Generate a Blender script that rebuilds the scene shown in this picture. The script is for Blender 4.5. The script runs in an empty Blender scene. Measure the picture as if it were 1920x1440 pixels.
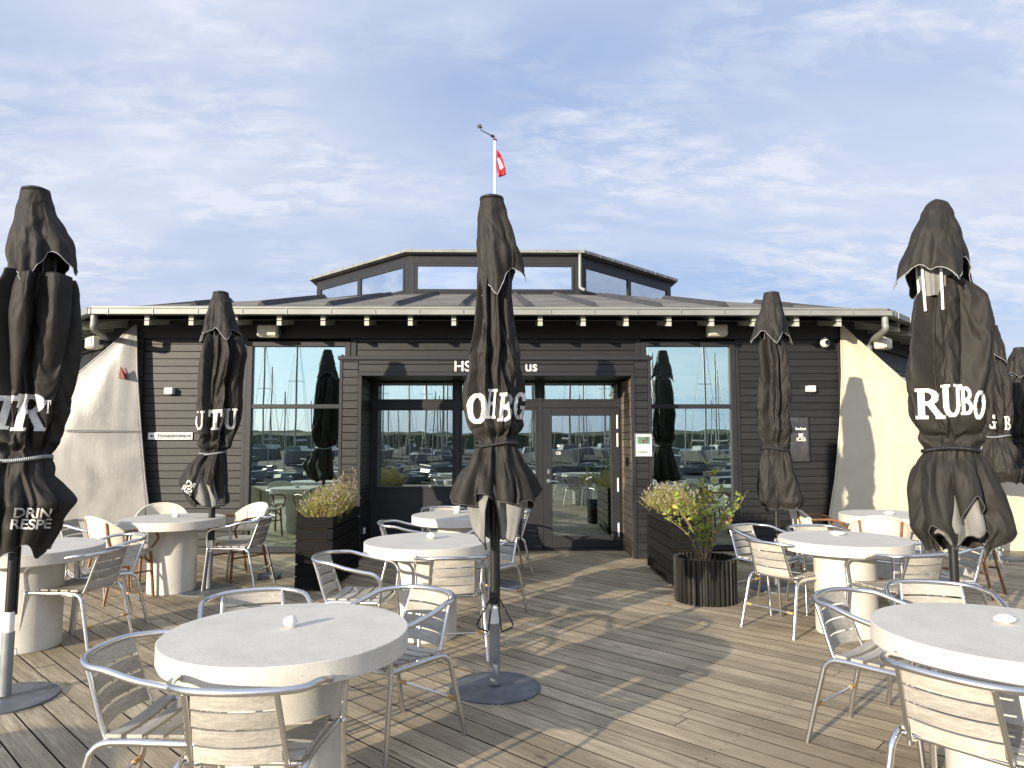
import bpy, bmesh, math, random
from math import sin, cos, pi, radians, sqrt, atan2, tan
from mathutils import Vector, Matrix, Euler, noise
random.seed(7)
sc = bpy.context.scene
C = sc.collection
# ------------------------------------------------------------------ camera, sky, sun
HC = 1.55; FPX = 1331.0
PITCH = 4.55; YAW = 1.38; ROLL = 0.12
cam = bpy.data.cameras.new('camera'); co = bpy.data.objects.new('camera', cam); C.objects.link(co)
cam.sensor_width = 36; cam.lens = 36*FPX/1920; cam.clip_start = .05; cam.clip_end = 3000
co.location = (0, 0, HC)
co.rotation_euler = Euler((radians(90+PITCH), radians(ROLL), radians(-YAW)), 'XYZ')
sc.camera = co
RM = (Matrix.Rotation(radians(-YAW), 3, 'Z') @ Matrix.Rotation(radians(ROLL), 3, 'Y') @ Matrix.Rotation(radians(90+PITCH), 3, 'X'))
SUN_AZ = 41.8; SUN_EL = 13.0
w = bpy.data.worlds.new('World'); sc.world = w; w.use_nodes = True
nt = w.node_tree; nt.nodes.clear()
def N(nt, t, **k):
    n = nt.nodes.new(t)
    for a, b in k.items(): setattr(n, a, b)
    return n
def mathn(nt, op, a, b=None, c=None, clamp=False):
    n = N(nt, 'ShaderNodeMath', operation=op); n.use_clamp = clamp
    for i, v in enumerate((a, b, c)):
        if v is None: continue
        if isinstance(v, (int, float)): n.inputs[i].default_value = v
        else: nt.links.new(v, n.inputs[i])
    return n.outputs[0]
def mixc(nt, f, a, b, mode='MIX'):
    n = N(nt, 'ShaderNodeMix', data_type='RGBA', blend_type=mode)
    for i, v in ((0, f), (6, a), (7, b)):
        if isinstance(v, (int, float)): n.inputs[i].default_value = v
        elif isinstance(v, tuple): n.inputs[i].default_value = (v+(1,))[:4]
        else: nt.links.new(v, n.inputs[i])
    return n.outputs[2]
def ramp(nt, f, stops):
    n = N(nt, 'ShaderNodeValToRGB'); nt.links.new(f, n.inputs[0])
    e = n.color_ramp.elements
    while len(e) < len(stops): e.new(.5)
    for s, (p, c) in zip(e, stops):
        s.position = p; s.color = ((c, c, c, 1) if isinstance(c, (int, float)) else (c+(1,))[:4])
    return n.outputs[0]
def noisen(nt, vec, scale, detail=4, rough=.55, dist=0):
    n = N(nt, 'ShaderNodeTexNoise'); n.inputs['Scale'].default_value = scale; n.inputs['Detail'].default_value = detail
    n.inputs['Roughness'].default_value = rough; n.inputs['Distortion'].default_value = dist
    if vec is not None: nt.links.new(vec, n.inputs['Vector'])
    return n.outputs[0]
def mapn(nt, vec, scale=(1, 1, 1), rot=(0, 0, 0), loc=(0, 0, 0)):
    n = N(nt, 'ShaderNodeMapping'); nt.links.new(vec, n.inputs[0])
    n.inputs['Scale'].default_value = scale; n.inputs['Rotation'].default_value = rot; n.inputs['Location'].default_value = loc
    return n.outputs[0]
sky = N(nt, 'ShaderNodeTexSky', sky_type='NISHITA', sun_disc=False)
sky.sun_elevation = radians(SUN_EL); sky.sun_rotation = radians(180+SUN_AZ)
sky.air_density = 1.0; sky.dust_density = 1.2; sky.ozone_density = 3.0
geo = N(nt, 'ShaderNodeTexCoord'); sep = N(nt, 'ShaderNodeSeparateXYZ'); nt.links.new(geo.outputs['Generated'], sep.inputs[0])
zz = mathn(nt, 'ADD', mathn(nt, 'MAXIMUM', sep.outputs[2], 0.0), .22)
cmb = N(nt, 'ShaderNodeCombineXYZ')
nt.links.new(mathn(nt, 'DIVIDE', sep.outputs[0], zz), cmb.inputs[0]); nt.links.new(mathn(nt, 'DIVIDE', sep.outputs[1], zz), cmb.inputs[1])
cv = cmb.outputs[0]
veil = noisen(nt, mapn(nt, cv, (.55, 1.25, 1), (0, 0, radians(-18)), (3.1, 1.7, 0)), 1.1, 5, .5, .5)
fine = noisen(nt, mapn(nt, cv, (1.3, 2.6, 1), (0, 0, radians(-25))), 6.0, 5, .62, .35)
patch = ramp(nt, noisen(nt, mapn(nt, cv, loc=(1.3, 5.2, 0)), 1.5, 2), [(.40, 0.0), (.58, 1.0)])
soft = ramp(nt, veil, [(.27, .12), (.50, .66), (.66, 1.0)])
rip = mathn(nt, 'MULTIPLY', ramp(nt, fine, [(.42, 0.0), (.68, 1.0)]), patch)
cl = mathn(nt, 'ADD', mathn(nt, 'MULTIPLY', soft, .85), mathn(nt, 'MULTIPLY', rip, .55), clamp=True)
hz = ramp(nt, sep.outputs[2], [(0.0, .45), (.12, 1.0)])
cl = mathn(nt, 'MULTIPLY', cl, hz)
tint = mixc(nt, .72, sky.outputs[0], (1.9, 2.85, 5.0))
skyc = mixc(nt, cl, tint, (4.7, 5.0, 5.75))
SDIR = (-sin(radians(SUN_AZ)), -cos(radians(SUN_AZ)), .22)
dp = N(nt, 'ShaderNodeVectorMath', operation='DOT_PRODUCT'); nt.links.new(geo.outputs['Generated'], dp.inputs[0]); dp.inputs[1].default_value = SDIR
glow = mathn(nt, 'ADD', mathn(nt, 'MULTIPLY', mathn(nt, 'MAXIMUM', dp.outputs['Value'], 0.0), .75), 1.0)
gcx = N(nt, 'ShaderNodeCombineXYZ')
for i_ in range(3): nt.links.new(glow, gcx.inputs[i_])
skyc = mixc(nt, 1.0, skyc, gcx.outputs[0], 'MULTIPLY')
bg = N(nt, 'ShaderNodeBackground'); bg.inputs[1].default_value = 0.10
nt.links.new(skyc, bg.inputs[0]); wo = N(nt, 'ShaderNodeOutputWorld'); nt.links.new(bg.outputs[0], wo.inputs[0])
sl = bpy.data.lights.new('sun', 'SUN'); sl.energy = 5.0; sl.angle = radians(.5); sl.color = (1, .87, .68)
so = bpy.data.objects.new('sun', sl); C.objects.link(so)
SD = Vector((sin(radians(SUN_AZ))*cos(radians(SUN_EL)), cos(radians(SUN_AZ))*cos(radians(SUN_EL)), -sin(radians(SUN_EL))))
so.rotation_euler = SD.to_track_quat('-Z', 'Y').to_euler(); so.location = (-20, -20, 20)
sc.view_settings.view_transform = 'Standard'; sc.view_settings.look = 'None'; sc.view_settings.gamma = 1
sc.view_settings.exposure = 0.72
sc.render.engine = 'CYCLES'
# ------------------------------------------------------------------ measuring helpers (photo pixel -> world point)
def ray(px, py): return RM @ Vector(((px-960)/FPX, -(py-720)/FPX, -1))
def at_y(px, py, Y):
    r = ray(px, py); return Vector((0, 0, HC)) + r*(Y/r.y)
def on_z(px, py, z=0.0):
    r = ray(px, py); return Vector((0, 0, HC)) + r*((z-HC)/r.z)
# ------------------------------------------------------------------ materials
def mat(name, col, rough=.6, metal=0, spec=.5, bump=0, bscale=40, var=0, vscale=3, coords='Object', stretch=(1, 1, 1), sheen=0, rnd=0):
    m = bpy.data.materials.new(name); m.use_nodes = True; t = m.node_tree; b = t.nodes['Principled BSDF']
    b.inputs['Roughness'].default_value = rough; b.inputs['Metallic'].default_value = metal
    b.inputs['Specular IOR Level'].default_value = spec
    tc = N(t, 'ShaderNodeTexCoord').outputs[coords]; v = mapn(t, tc, stretch)
    c = tuple(col)
    out = None
    if var:
        f = ramp(t, noisen(t, v, vscale, 6, .6), [(.3, 0.0), (.7, 1.0)])
        out = mixc(t, f, tuple(x*(1-var) for x in c), tuple(min(1, x*(1+var)) for x in c))
    if rnd:
        a = N(t, 'ShaderNodeAttribute'); a.attribute_name = 'rnd'
        g = mathn(t, 'ADD', mathn(t, 'MULTIPLY', a.outputs['Fac'], 2*rnd), 1-rnd)
        gc = N(t, 'ShaderNodeCombineXYZ')
        for i in range(3): t.links.new(g, gc.inputs[i])
        out = mixc(t, 1.0, out if out is not None else c, gc.outputs[0], 'MULTIPLY')
    if out is not None: t.links.new(out, b.inputs['Base Color'])
    else: b.inputs['Base Color'].default_value = c+(1,)
    if sheen:
        b.inputs['Sheen Weight'].default_value = sheen; b.inputs['Sheen Roughness'].default_value = .4
    if bump:
        bn = N(t, 'ShaderNodeBump'); bn.inputs['Strength'].default_value = bump; bn.inputs['Distance'].default_value = .01
        t.links.new(noisen(t, v, bscale, 6, .6), bn.inputs['Height']); t.links.new(bn.outputs[0], b.inputs['Normal'])
    return m
def wood_mat(name, c0, c1, cg, ang=0, knots=True, rough=.75, gs=1.0, dist=1.0, sides=False):
    m = bpy.data.materials.new(name); m.use_nodes = True; t = m.node_tree; b = t.nodes['Principled BSDF']
    b.inputs['Roughness'].default_value = rough; b.inputs['Specular IOR Level'].default_value = .3
    tc = N(t, 'ShaderNodeTexCoord').outputs['Object']
    a = N(t, 'ShaderNodeAttribute'); a.attribute_name = 'rnd'
    r = mapn(t, tc, (1, 1, 1), (0, 0, ang))
    off = N(t, 'ShaderNodeCombineXYZ'); t.links.new(mathn(t, 'MULTIPLY', a.outputs['Fac'], 37.0), off.inputs[0]); t.links.new(mathn(t, 'MULTIPLY', a.outputs['Fac'], 91.0), off.inputs[2])
    ad = N(t, 'ShaderNodeVectorMath', operation='ADD'); t.links.new(r, ad.inputs[0]); t.links.new(off.outputs[0], ad.inputs[1])
    v = ad.outputs[0]
    g1 = noisen(t, mapn(t, v, (1.2*gs, 22*gs, 22*gs)), 1.0, 8, .65, dist)
    g2 = noisen(t, mapn(t, v, (4*gs, 120*gs, 120*gs)), 1.0, 5, .7)
    blot = noisen(t, tc, .9, 5, .6)
    base = mixc(t, ramp(t, g1, [(.32, 0.0), (.68, 1.0)]), c0, c1)
    base = mixc(t, mathn(t, 'MULTIPLY', ramp(t, g2, [(.40, 1.0), (.58, 0.0)]), .55), base, cg)
    base = mixc(t, mathn(t, 'MULTIPLY', ramp(t, blot, [(.42, 0.0), (.62, 1.0)]), .6), base, tuple(x*.62 for x in c0))
    if knots:
        vo = N(t, 'ShaderNodeTexVoronoi'); vo.inputs['Scale'].default_value = 1.0
        t.links.new(mapn(t, v, (1.6, 5.0, 5.0)), vo.inputs['Vector'])
        k = ramp(t, vo.outputs['Distance'], [(.045, 1.0), (.10, 0.0)])
        base = mixc(t, mathn(t, 'MULTIPLY', k, .85), base, tuple(x*.4 for x in c0))
    g = mathn(t, 'ADD', mathn(t, 'MULTIPLY', a.outputs['Fac'], .42), .79)
    gc = N(t, 'ShaderNodeCombineXYZ')
    for i in range(3): t.links.new(g, gc.inputs[i])
    base = mixc(t, 1.0, base, gc.outputs[0], 'MULTIPLY')
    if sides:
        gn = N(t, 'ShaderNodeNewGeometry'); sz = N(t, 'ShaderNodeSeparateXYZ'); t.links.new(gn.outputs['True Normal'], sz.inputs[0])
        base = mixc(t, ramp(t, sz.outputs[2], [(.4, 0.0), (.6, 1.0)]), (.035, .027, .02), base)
    t.links.new(base, b.inputs['Base Color'])
    bn = N(t, 'ShaderNodeBump'); bn.inputs['Strength'].default_value = .35; bn.inputs['Distance'].default_value = .004
    t.links.new(g2, bn.inputs['Height']); t.links.new(bn.outputs[0], b.inputs['Normal'])
    return m
def glass_mat(name, refl, tintc, trans=(.75, .85, .82)):
    m = bpy.data.materials.new(name); m.use_nodes = True; t = m.node_tree; t.nodes.clear()
    gl = N(t, 'ShaderNodeBsdfGlossy'); gl.inputs[0].default_value = tintc+(1,); gl.inputs['Roughness'].default_value = .0
    tr = N(t, 'ShaderNodeBsdfTransparent'); tr.inputs[0].default_value = trans+(1,)
    lw = N(t, 'ShaderNodeFresnel'); lw.inputs[0].default_value = 1.5
    bn = N(t, 'ShaderNodeBump'); bn.inputs['Strength'].default_value = .02; bn.inputs['Distance'].default_value = .02
    t.links.new(noisen(t, N(t, 'ShaderNodeTexCoord').outputs['Object'], 1.3, 1), bn.inputs['Height']); t.links.new(bn.outputs[0], gl.inputs['Normal'])
    f = mathn(t, 'ADD', lw.outputs[0], refl, clamp=True)
    mx = N(t, 'ShaderNodeMixShader'); t.links.new(f, mx.inputs[0]); t.links.new(tr.outputs[0], mx.inputs[1]); t.links.new(gl.outputs[0], mx.inputs[2])
    o = N(t, 'ShaderNodeOutputMaterial'); t.links.new(mx.outputs[0], o.inputs[0]); return m
M = {}
DECKA = radians(45)
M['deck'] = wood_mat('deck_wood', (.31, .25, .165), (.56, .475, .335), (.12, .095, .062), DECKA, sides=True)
M['slat'] = wood_mat('grey_slat_wood', (.33, .31, .27), (.52, .495, .44), (.24, .22, .19), 0, False, .8, 1.6, .12)
M['cut'] = mat('dark_gap', (.02, .018, .015), .9)
M['clad'] = mat('black_stained_boards', (.0150, .0152, .0158), .46, 0, .42, .2, 60, .3, 6, stretch=(.6, 8, 8), rnd=.3)
M['cladwarm'] = mat('tan_boards', (.15, .115, .085), .7, 0, .3, .3, 60, .3, 6, rnd=.2)  # paler tan boards, used on the right reveal only; the left one is black
M['frame'] = mat('dark_window_frame', (.020, .021, .024), .45, 0, .35, .05, 30, .15, 5)
M['beam'] = mat('dark_soffit_paint', (.022, .022, .023), .6, 0, .4, .1, 30, .2, 4)
M['gutter'] = mat('pale_zinc', (.235, .245, .225), .5, .15, .5, .06, 12, .14, 2.5)
M['tail'] = mat('pale_rafter_paint', (.40, .41, .36), .6, 0, .4, .1, 30, .15, 6)
M['felt'] = mat('roofing_felt', (.165, .155, .14), .9, 0, .2, .5, 120, .35, 1.3)
M['seam'] = mat('roof_seam_felt', (.05, .05, .055), .8, 0, .2, .3, 90, .2, 3)
M['glass'] = glass_mat('window_glass', .52, (.80, .96, .90))
M['glassdoor'] = glass_mat('door_glass', .34, (.86, .97, .93))
M['glasslan'] = glass_mat('lantern_glass', .55, (.84, .92, 1.0), (.5, .55, .6))
M['alu'] = mat('brushed_aluminium', (.66, .66, .66), .27, 1.0, .5, .03, 60, .05, 6)
M['steel'] = mat('galvanised_steel', (.24, .26, .27), .5, .4, .5, .06, 40, .2, 8)
M['base'] = mat('umbrella_base_steel', (.13, .145, .16), .55, .4, .5, .1, 60, .35, 7)
M['blackmetal'] = mat('black_metal', (.018, .018, .02), .35, .2, .5, .03, 40, .2, 6)
M['sleeve'] = mat('tan_sleeve', (.52, .31, .13), .7, 0, .3, .1, 60, .2, 20)
M['white'] = mat('white_print', (.80, .79, .76), .7, 0, .3, .1, 90, .06, 10)
M['print'] = mat('faded_white_print', (.66, .655, .63), .75, 0, .2, .2, 90, .18, 14)
M['whiteplastic'] = mat('white_plastic', (.78, .77, .72), .4, 0, .5, .02, 30, .05, 10)
M['cream'] = mat('cream_speaker_shell', (.56, .53, .42), .5, 0, .5, .05, 60, .12, 9)
M['stone'] = mat('white_pebble', (.74, .73, .69), .75, 0, .3, .25, 40, .12, 12)
M['cane'] = mat('brown_cane', (.20, .085, .035), .4, 0, .5, .1, 60, .4, 14)
M['weave'] = mat('cream_weave', (.66, .62, .50), .7, 0, .3, .6, 220, .12, 40)
M['soil'] = mat('soil', (.05, .038, .025), .95, 0, .2, .8, 50, .4, 12)
M['planter'] = mat('black_planter_boards', (.008, .008, .0085), .75, 0, .12, .35, 70, .4, 9, stretch=(1, 6, 6), rnd=.35)
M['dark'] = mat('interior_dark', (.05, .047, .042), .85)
M['intfloor'] = mat('interior_floor', (.16, .12, .08), .5, 0, .4, .1, 30, .2, 3)
M['pine'] = mat('pine_wood', (.60, .40, .18), .5, 0, .4, .1, 40, .15, 6)
M['green'] = mat('pale_green_paint', (.66, .88, .50), .5, 0, .4, .05, 30, .08, 6)
M['greyfab'] = mat('grey_shell', (.25, .28, .29), .6)
M['redseat'] = mat('red_seat', (.45, .03, .03), .6)
M['red'] = mat('red_flag_cloth', (.55, .012, .03), .7)
M['redmetal'] = mat('dark_red_paint', (.22, .01, .03), .4)
M['polew'] = mat('white_pole_paint', (.82, .82, .80), .35)
M['photo'] = mat('poster_greens', (.10, .17, .12), .4, 0, .4, 0, 40, .9, 18)
M['leafbrown'] = mat('dry_leaf', (.42, .15, .04), .7)
M['boat'] = mat('boat_gelcoat', (.16, .165, .18), .3)
M['mast'] = mat('mast_alloy', (.30, .30, .30), .4, .4)
M['shore'] = mat('far_shore_trees', (.05, .06, .035), .9, 0, .2, 0, 30, .5, .05)
M['water'] = mat('harbour_water', (.02, .03, .04), .35, 0, .3, .6, 2.0)
M['ground'] = mat('quay_ground', (.16, .15, .13), .9, 0, .3, .2, 20, .2, .6)
M['quay'] = mat('quay_asphalt', (.045, .045, .045), .9, 0, .3, .2, 20, .3, .6)
M['stem'] = mat('plant_stem', (.22, .16, .08), .8)
M['slatback'] = mat('blind_slats', (.85, .88, .82), .5)
M['curtain'] = mat('dark_red_curtain', (.10, .035, .025), .9)
def fabric_mat(name, c, transl=0.0, vr=.25):
    m = bpy.data.materials.new(name); m.use_nodes = True; t = m.node_tree; b = t.nodes['Principled BSDF']
    tc = N(t, 'ShaderNodeTexCoord').outputs['Object']
    big = noisen(t, tc, 3.0, 6, .65); sp = noisen(t, tc, 38, 5, .7)
    col = mixc(t, ramp(t, big, [(.35, 0.0), (.7, 1.0)]), tuple(x*(1-vr) for x in c), tuple(x*(1+vr) for x in c))
    col = mixc(t, mathn(t, 'MULTIPLY', ramp(t, sp, [(.62, 0.0), (.72, 1.0)]), vr*1.3), col, tuple(x*2.0 for x in c))
    t.links.new(col, b.inputs['Base Color'])
    b.inputs['Roughness'].default_value = .66; b.inputs['Specular IOR Level'].default_value = .28
    wv = noisen(t, mapn(t, tc, (60, 60, 8), (0, .3, 0)), 1.0, 3); cr = noisen(t, mapn(t, tc, (1, 1, .45), (.5, .6, 0)), 9.0, 4, .55, 1.5)
    rd = N(t, 'ShaderNodeTexNoise', noise_type='RIDGED_MULTIFRACTAL'); rd.inputs['Scale'].default_value = 3.2; rd.inputs['Detail'].default_value = 2.0; t.links.new(mapn(t, tc, (1, 1, .55), (.4, .5, .2)), rd.inputs['Vector'])
    h = mathn(t, 'ADD', mathn(t, 'ADD', mathn(t, 'MULTIPLY', wv, .04), mathn(t, 'MULTIPLY', cr, .6)), mathn(t, 'MULTIPLY', rd.outputs[0], .9))
    bn = N(t, 'ShaderNodeBump'); bn.inputs['Strength'].default_value = .35; bn.inputs['Distance'].default_value = .016
    t.links.new(h, bn.inputs['Height']); t.links.new(bn.outputs[0], b.inputs['Normal'])
    if transl:
        o = t.nodes['Material Output']; tr = N(t, 'ShaderNodeBsdfTranslucent'); t.links.new(col, tr.inputs[0])
        mx = N(t, 'ShaderNodeMixShader'); mx.inputs[0].default_value = transl
        t.links.new(b.outputs[0], mx.inputs[1]); t.links.new(tr.outputs[0], mx.inputs[2]); t.links.new(mx.outputs[0], o.inputs[0])
    return m
M['canvas'] = fabric_mat('black_umbrella_canvas', (.0205, .0188, .0160))
M['lining'] = fabric_mat('grey_umbrella_lining', (.21, .21, .20), .05)
M['piping'] = mat('grey_piping', (.30, .30, .30), .7)
M['pipedark'] = mat('dark_piping', (.09, .09, .09), .7)
M['creamsail'] = fabric_mat('cream_sailcloth', (.60, .545, .425), .12, .05)
def greysail():
    m = bpy.data.materials.new('worn_clear_sailcloth'); m.use_nodes = True; t = m.node_tree; b = t.nodes['Principled BSDF']
    tc = N(t, 'ShaderNodeTexCoord').outputs['Object']
    n1 = noisen(t, tc, 1.6, 6, .6, .6); n2 = noisen(t, mapn(t, tc, (1, 1, .35), (0, .5, 0)), 9, 6, .65, 2.0)
    col = mixc(t, ramp(t, n1, [(.35, 0.0), (.65, 1.0)]), (.225, .222, .215), (.32, .315, .30))
    col = mixc(t, mathn(t, 'MULTIPLY', ramp(t, n2, [(.58, 0.0), (.70, 1.0)]), .25), col, (.50, .50, .50))
    sp = N(t, 'ShaderNodeSeparateXYZ'); t.links.new(tc, sp.inputs[0])
    t.links.new(col, b.inputs['Base Color']); b.inputs['Roughness'].default_value = .38
    bn = N(t, 'ShaderNodeBump'); bn.inputs['Strength'].default_value = .3; bn.inputs['Distance'].default_value = .012
    t.links.new(n2, bn.inputs['Height']); t.links.new(bn.outputs[0], b.inputs['Normal'])
    o = t.nodes['Material Output']; tr = N(t, 'ShaderNodeBsdfTransparent'); mx = N(t, 'ShaderNodeMixShader'); mx.inputs[0].default_value = .12
    t.links.new(b.outputs[0], mx.inputs[1]); t.links.new(tr.outputs[0], mx.inputs[2]); t.links.new(mx.outputs[0], o.inputs[0])
    return m
M['greysail'] = greysail()
def concrete(name, col):
    m = bpy.data.materials.new(name); m.use_nodes = True; t = m.node_tree; b = t.nodes['Principled BSDF']
    tc = N(t, 'ShaderNodeTexCoord').outputs['Object']
    n1 = noisen(t, tc, 5, 8, .7); n2 = noisen(t, tc, 170, 3, .6); n3 = noisen(t, tc, 60, 4, .7)
    c = mixc(t, ramp(t, n1, [(.3, 0.0), (.7, 1.0)]), tuple(x*.80 for x in col), col)
    c = mixc(t, mathn(t, 'MULTIPLY', ramp(t, n2, [(.34, 1.0), (.44, 0.0)]), .6), c, (.36, .33, .28))
    c = mixc(t, mathn(t, 'MULTIPLY', ramp(t, n3, [(.25, 1.0), (.36, 0.0)]), .5), c, (.42, .40, .36))
    t.links.new(c, b.inputs['Base Color']); b.inputs['Roughness'].default_value = .72; b.inputs['Specular IOR Level'].default_value = .3
    bn = N(t, 'ShaderNodeBump'); bn.inputs['Strength'].default_value = .3; bn.inputs['Distance'].default_value = .003
    t.links.new(n3, bn.inputs['Height']); t.links.new(bn.outputs[0], b.inputs['Normal']); return m
M['concrete'] = concrete('white_cast_stone', (.62, .60, .54))
def leaf_mat(name, stops, rough=.55):
    m = bpy.data.materials.new(name); m.use_nodes = True; t = m.node_tree; b = t.nodes['Principled BSDF']
    a = N(t, 'ShaderNodeAttribute'); a.attribute_name = 'rnd'
    c = ramp(t, a.outputs['Fac'], stops); t.links.new(c, b.inputs['Base Color']); b.inputs['Roughness'].default_value = rough
    o = t.nodes['Material Output']; tr = N(t, 'ShaderNodeBsdfTranslucent'); t.links.new(c, tr.inputs[0])
    mx = N(t, 'ShaderNodeMixShader'); mx.inputs[0].default_value = .25
    t.links.new(b.outputs[0], mx.inputs[1]); t.links.new(tr.outputs[0], mx.inputs[2]); t.links.new(mx.outputs[0], o.inputs[0]); return m
M['herb'] = leaf_mat('herb_leaves', [(0, (.15, .21, .05)), (.4, (.33, .36, .08)), (.7, (.46, .42, .12)), (1, (.56, .52, .12))])
M['tips'] = leaf_mat('dry_flower_tips', [(0, (.34, .28, .24)), (1, (.56, .52, .52))])
M['leaf'] = leaf_mat('shrub_leaves', [(0, (.10, .18, .035)), (.55, (.24, .32, .05)), (.9, (.46, .44, .07)), (1, (.58, .32, .06))], .4)
M['treeleaf'] = leaf_mat('tree_leaves', [(0, (.03, .05, .015)), (1, (.09, .12, .03))])
# ------------------------------------------------------------------ mesh builder
def cr(P, n=6, closed=False):
    """Catmull-Rom through points"""
    P = [Vector(p) for p in P]; out = []
    L = len(P)
    for i in range(L if closed else L-1):
        if closed: a, b, c, d = P[i-1], P[i], P[(i+1) % L], P[(i+2) % L]
        else: a, b, c, d = P[max(i-1, 0)], P[i], P[i+1], P[min(i+2, L-1)]
        for k in range(n):
            t = k/n; out.append(.5*((2*b)+(c-a)*t+(2*a-5*b+4*c-d)*t*t+(3*b-a-3*c+d)*t**3))
    if not closed: out.append(P[-1])
    return out
class MB:
    def __init__(s): s.v = []; s.f = []; s.r = []; s.sm = []
    def add(s, vs, fs, r=None, smooth=False):
        o = len(s.v); s.v += [tuple(v) for v in vs]
        rr = random.random() if r is None else r
        for f in fs: s.f.append(tuple(i+o for i in f)); s.r.append(rr); s.sm.append(smooth)
    def box(s, c, d, rz=0, mtx=None, r=None, bev=0):
        c = Vector(c); hx, hy, hz = d[0]/2, d[1]/2, d[2]/2
        m = mtx or Matrix.Rotation(rz, 3, 'Z')
        b = min(bev, hx*.45, hy*.45, hz*.45)
        if b <= 0:
            vs = [c+m@Vector((x*hx, y*hy, z*hz)) for x in (-1, 1) for y in (-1, 1) for z in (-1, 1)]
            s.add(vs, [(0, 1, 3, 2), (4, 6, 7, 5), (0, 4, 5, 1), (2, 3, 7, 6), (0, 2, 6, 4), (1, 5, 7, 3)], r)
        else:
            bm = bmesh.new(); bmesh.ops.create_cube(bm, size=1)
            for v in bm.verts: v.co = Vector((v.co.x*2*hx, v.co.y*2*hy, v.co.z*2*hz))
            bmesh.ops.bevel(bm, geom=bm.edges[:], offset=b, segments=1, affect='EDGES', profile=.5)
            bm.verts.index_update()
            s.add([c+m@v.co for v in bm.verts], [[v.index for v in f.verts] for f in bm.faces], r); bm.free()
    def bb(s, x0, x1, y0, y1, z0, z1, r=None, bev=0):
        s.box(((x0+x1)/2, (y0+y1)/2, (z0+z1)/2), (abs(x1-x0), abs(y1-y0), abs(z1-z0)), r=r, bev=bev)
    def tube(s, P, rad, n=10, r=None, closed=False, cap=True):
        P = [Vector(p) for p in P]; L = len(P); vs = []; up = Vector((.13, .21, 1)).normalized(); prev = None
        for i, p in enumerate(P):
            if closed: t = P[(i+1) % L]-P[i-1]
            else: t = P[min(i+1, L-1)]-P[max(i-1, 0)]
            t.normalize()
            if prev is None: a = t.cross(up if abs(t.dot(up)) < .95 else Vector((1, 0, 0)))
            else: a = prev-t*prev.dot(t)
            a.normalize(); b = t.cross(a); prev = a
            rr = rad[i] if isinstance(rad, (list, tuple)) else rad
            vs += [p+(a*cos(2*pi*k/n)+b*sin(2*pi*k/n))*rr for k in range(n)]
        fs = []
        for i in range(L if closed else L-1):
            j = (i+1) % L
            fs += [(i*n+k, i*n+(k+1) % n, j*n+(k+1) % n, j*n+k) for k in range(n)]
        rv = random.random() if r is None else r
        s.add(vs, fs, rv, True)
        if cap and not closed:
            s.add(vs[:n], [tuple(range(n))[::-1]], rv); s.add(vs[-n:], [tuple(range(n))], rv)
    def lathe(s, prof, n=48, c=(0, 0, 0), r=None, smooth=True):
        c = Vector(c); vs = []
        for (rad, z) in prof: vs += [c+Vector((rad*cos(2*pi*k/n), rad*sin(2*pi*k/n), z)) for k in range(n)]
        fs = []
        for i in range(len(prof)-1): fs += [(i*n+k, i*n+(k+1) % n, (i+1)*n+(k+1) % n, (i+1)*n+k) for k in range(n)]
        s.add(vs, fs, r, smooth)
    def disc(s, rad, z, n=48, c=(0, 0, 0), up=True):
        c = Vector(c); s.add([c+Vector((rad*cos(2*pi*k/n), rad*sin(2*pi*k/n), z)) for k in range(n)], [tuple(range(n)) if up else tuple(range(n))[::-1]])
    def prism(s, pts, d, r=None):
        """pts: polygon in 3d, extruded by vector d"""
        n = len(pts); pts = [Vector(p) for p in pts]; d = Vector(d)
        s.add(pts+[p+d for p in pts], [tuple(range(n))[::-1], tuple(range(n, 2*n))]+[(i, (i+1) % n, (i+1) % n+n, i+n) for i in range(n)], r)
    def build(s, name, m, parent=None, sharp=35):
        me = bpy.data.meshes.new(name); me.from_pydata(s.v, [], s.f); me.materials.append(m)
        a = me.attributes.new('rnd', 'FLOAT', 'FACE'); a.data.foreach_set('value', s.r)
        me.polygons.foreach_set('use_smooth', s.sm); me.update()
        o = bpy.data.objects.new(name, me); C.objects.link(o)
        if parent: o.parent = parent
        return o
def tag(o, label=None, cat=None, group=None, kind=None):
    if label: o['label'] = label
    if cat: o['category'] = cat
    if group: o['group'] = group
    if kind: o['kind'] = kind
    return o
def thing(name, label, cat, loc=(0, 0, 0), rz=0, group=None):
    o = bpy.data.objects.new(name, None); C.objects.link(o); o.empty_display_size = .1
    o.location = loc; o.rotation_euler = (0, 0, rz); return tag(o, label, cat, group)
def copy_tree(o, parent=None):
    c = o.copy(); C.objects.link(c); c.parent = parent
    for ch in list(KIDS(o)): copy_tree(ch, c)
    return c
def KIDS(o): return [x for x in C.objects if x.parent is o or x.parent == o]
def textmesh(s, size, bold=0.0, fontspace=1.0):
    cu = bpy.data.curves.new('t', 'FONT'); cu.body = s; cu.size = size; cu.offset = bold; cu.align_x = 'CENTER'; cu.space_character = fontspace; cu.space_line = .8
    o = bpy.data.objects.new('t', cu); C.objects.link(o); dg = bpy.context.evaluated_depsgraph_get(); dg.update()
    me = bpy.data.meshes.new_from_object(o.evaluated_get(dg)); bpy.data.objects.remove(o); bpy.data.curves.remove(cu)
    vs = [v.co.copy() for v in me.vertices]; fs = [tuple(p.vertices) for p in me.polygons]; bpy.data.meshes.remove(me)
    return vs, fs
def text_obj(name, s, size, x, y, z, m, parent=None, bold=0, rz=0, depth=.004):
    vs, fs = textmesh(s, size, bold)
    mb = MB(); R = Matrix.Rotation(rz, 3, 'Z')
    mb.add([R@Vector((v.x, -depth, v.y))+Vector((x, y, z)) for v in vs], fs)
    return mb.build(name, m, parent)
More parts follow.
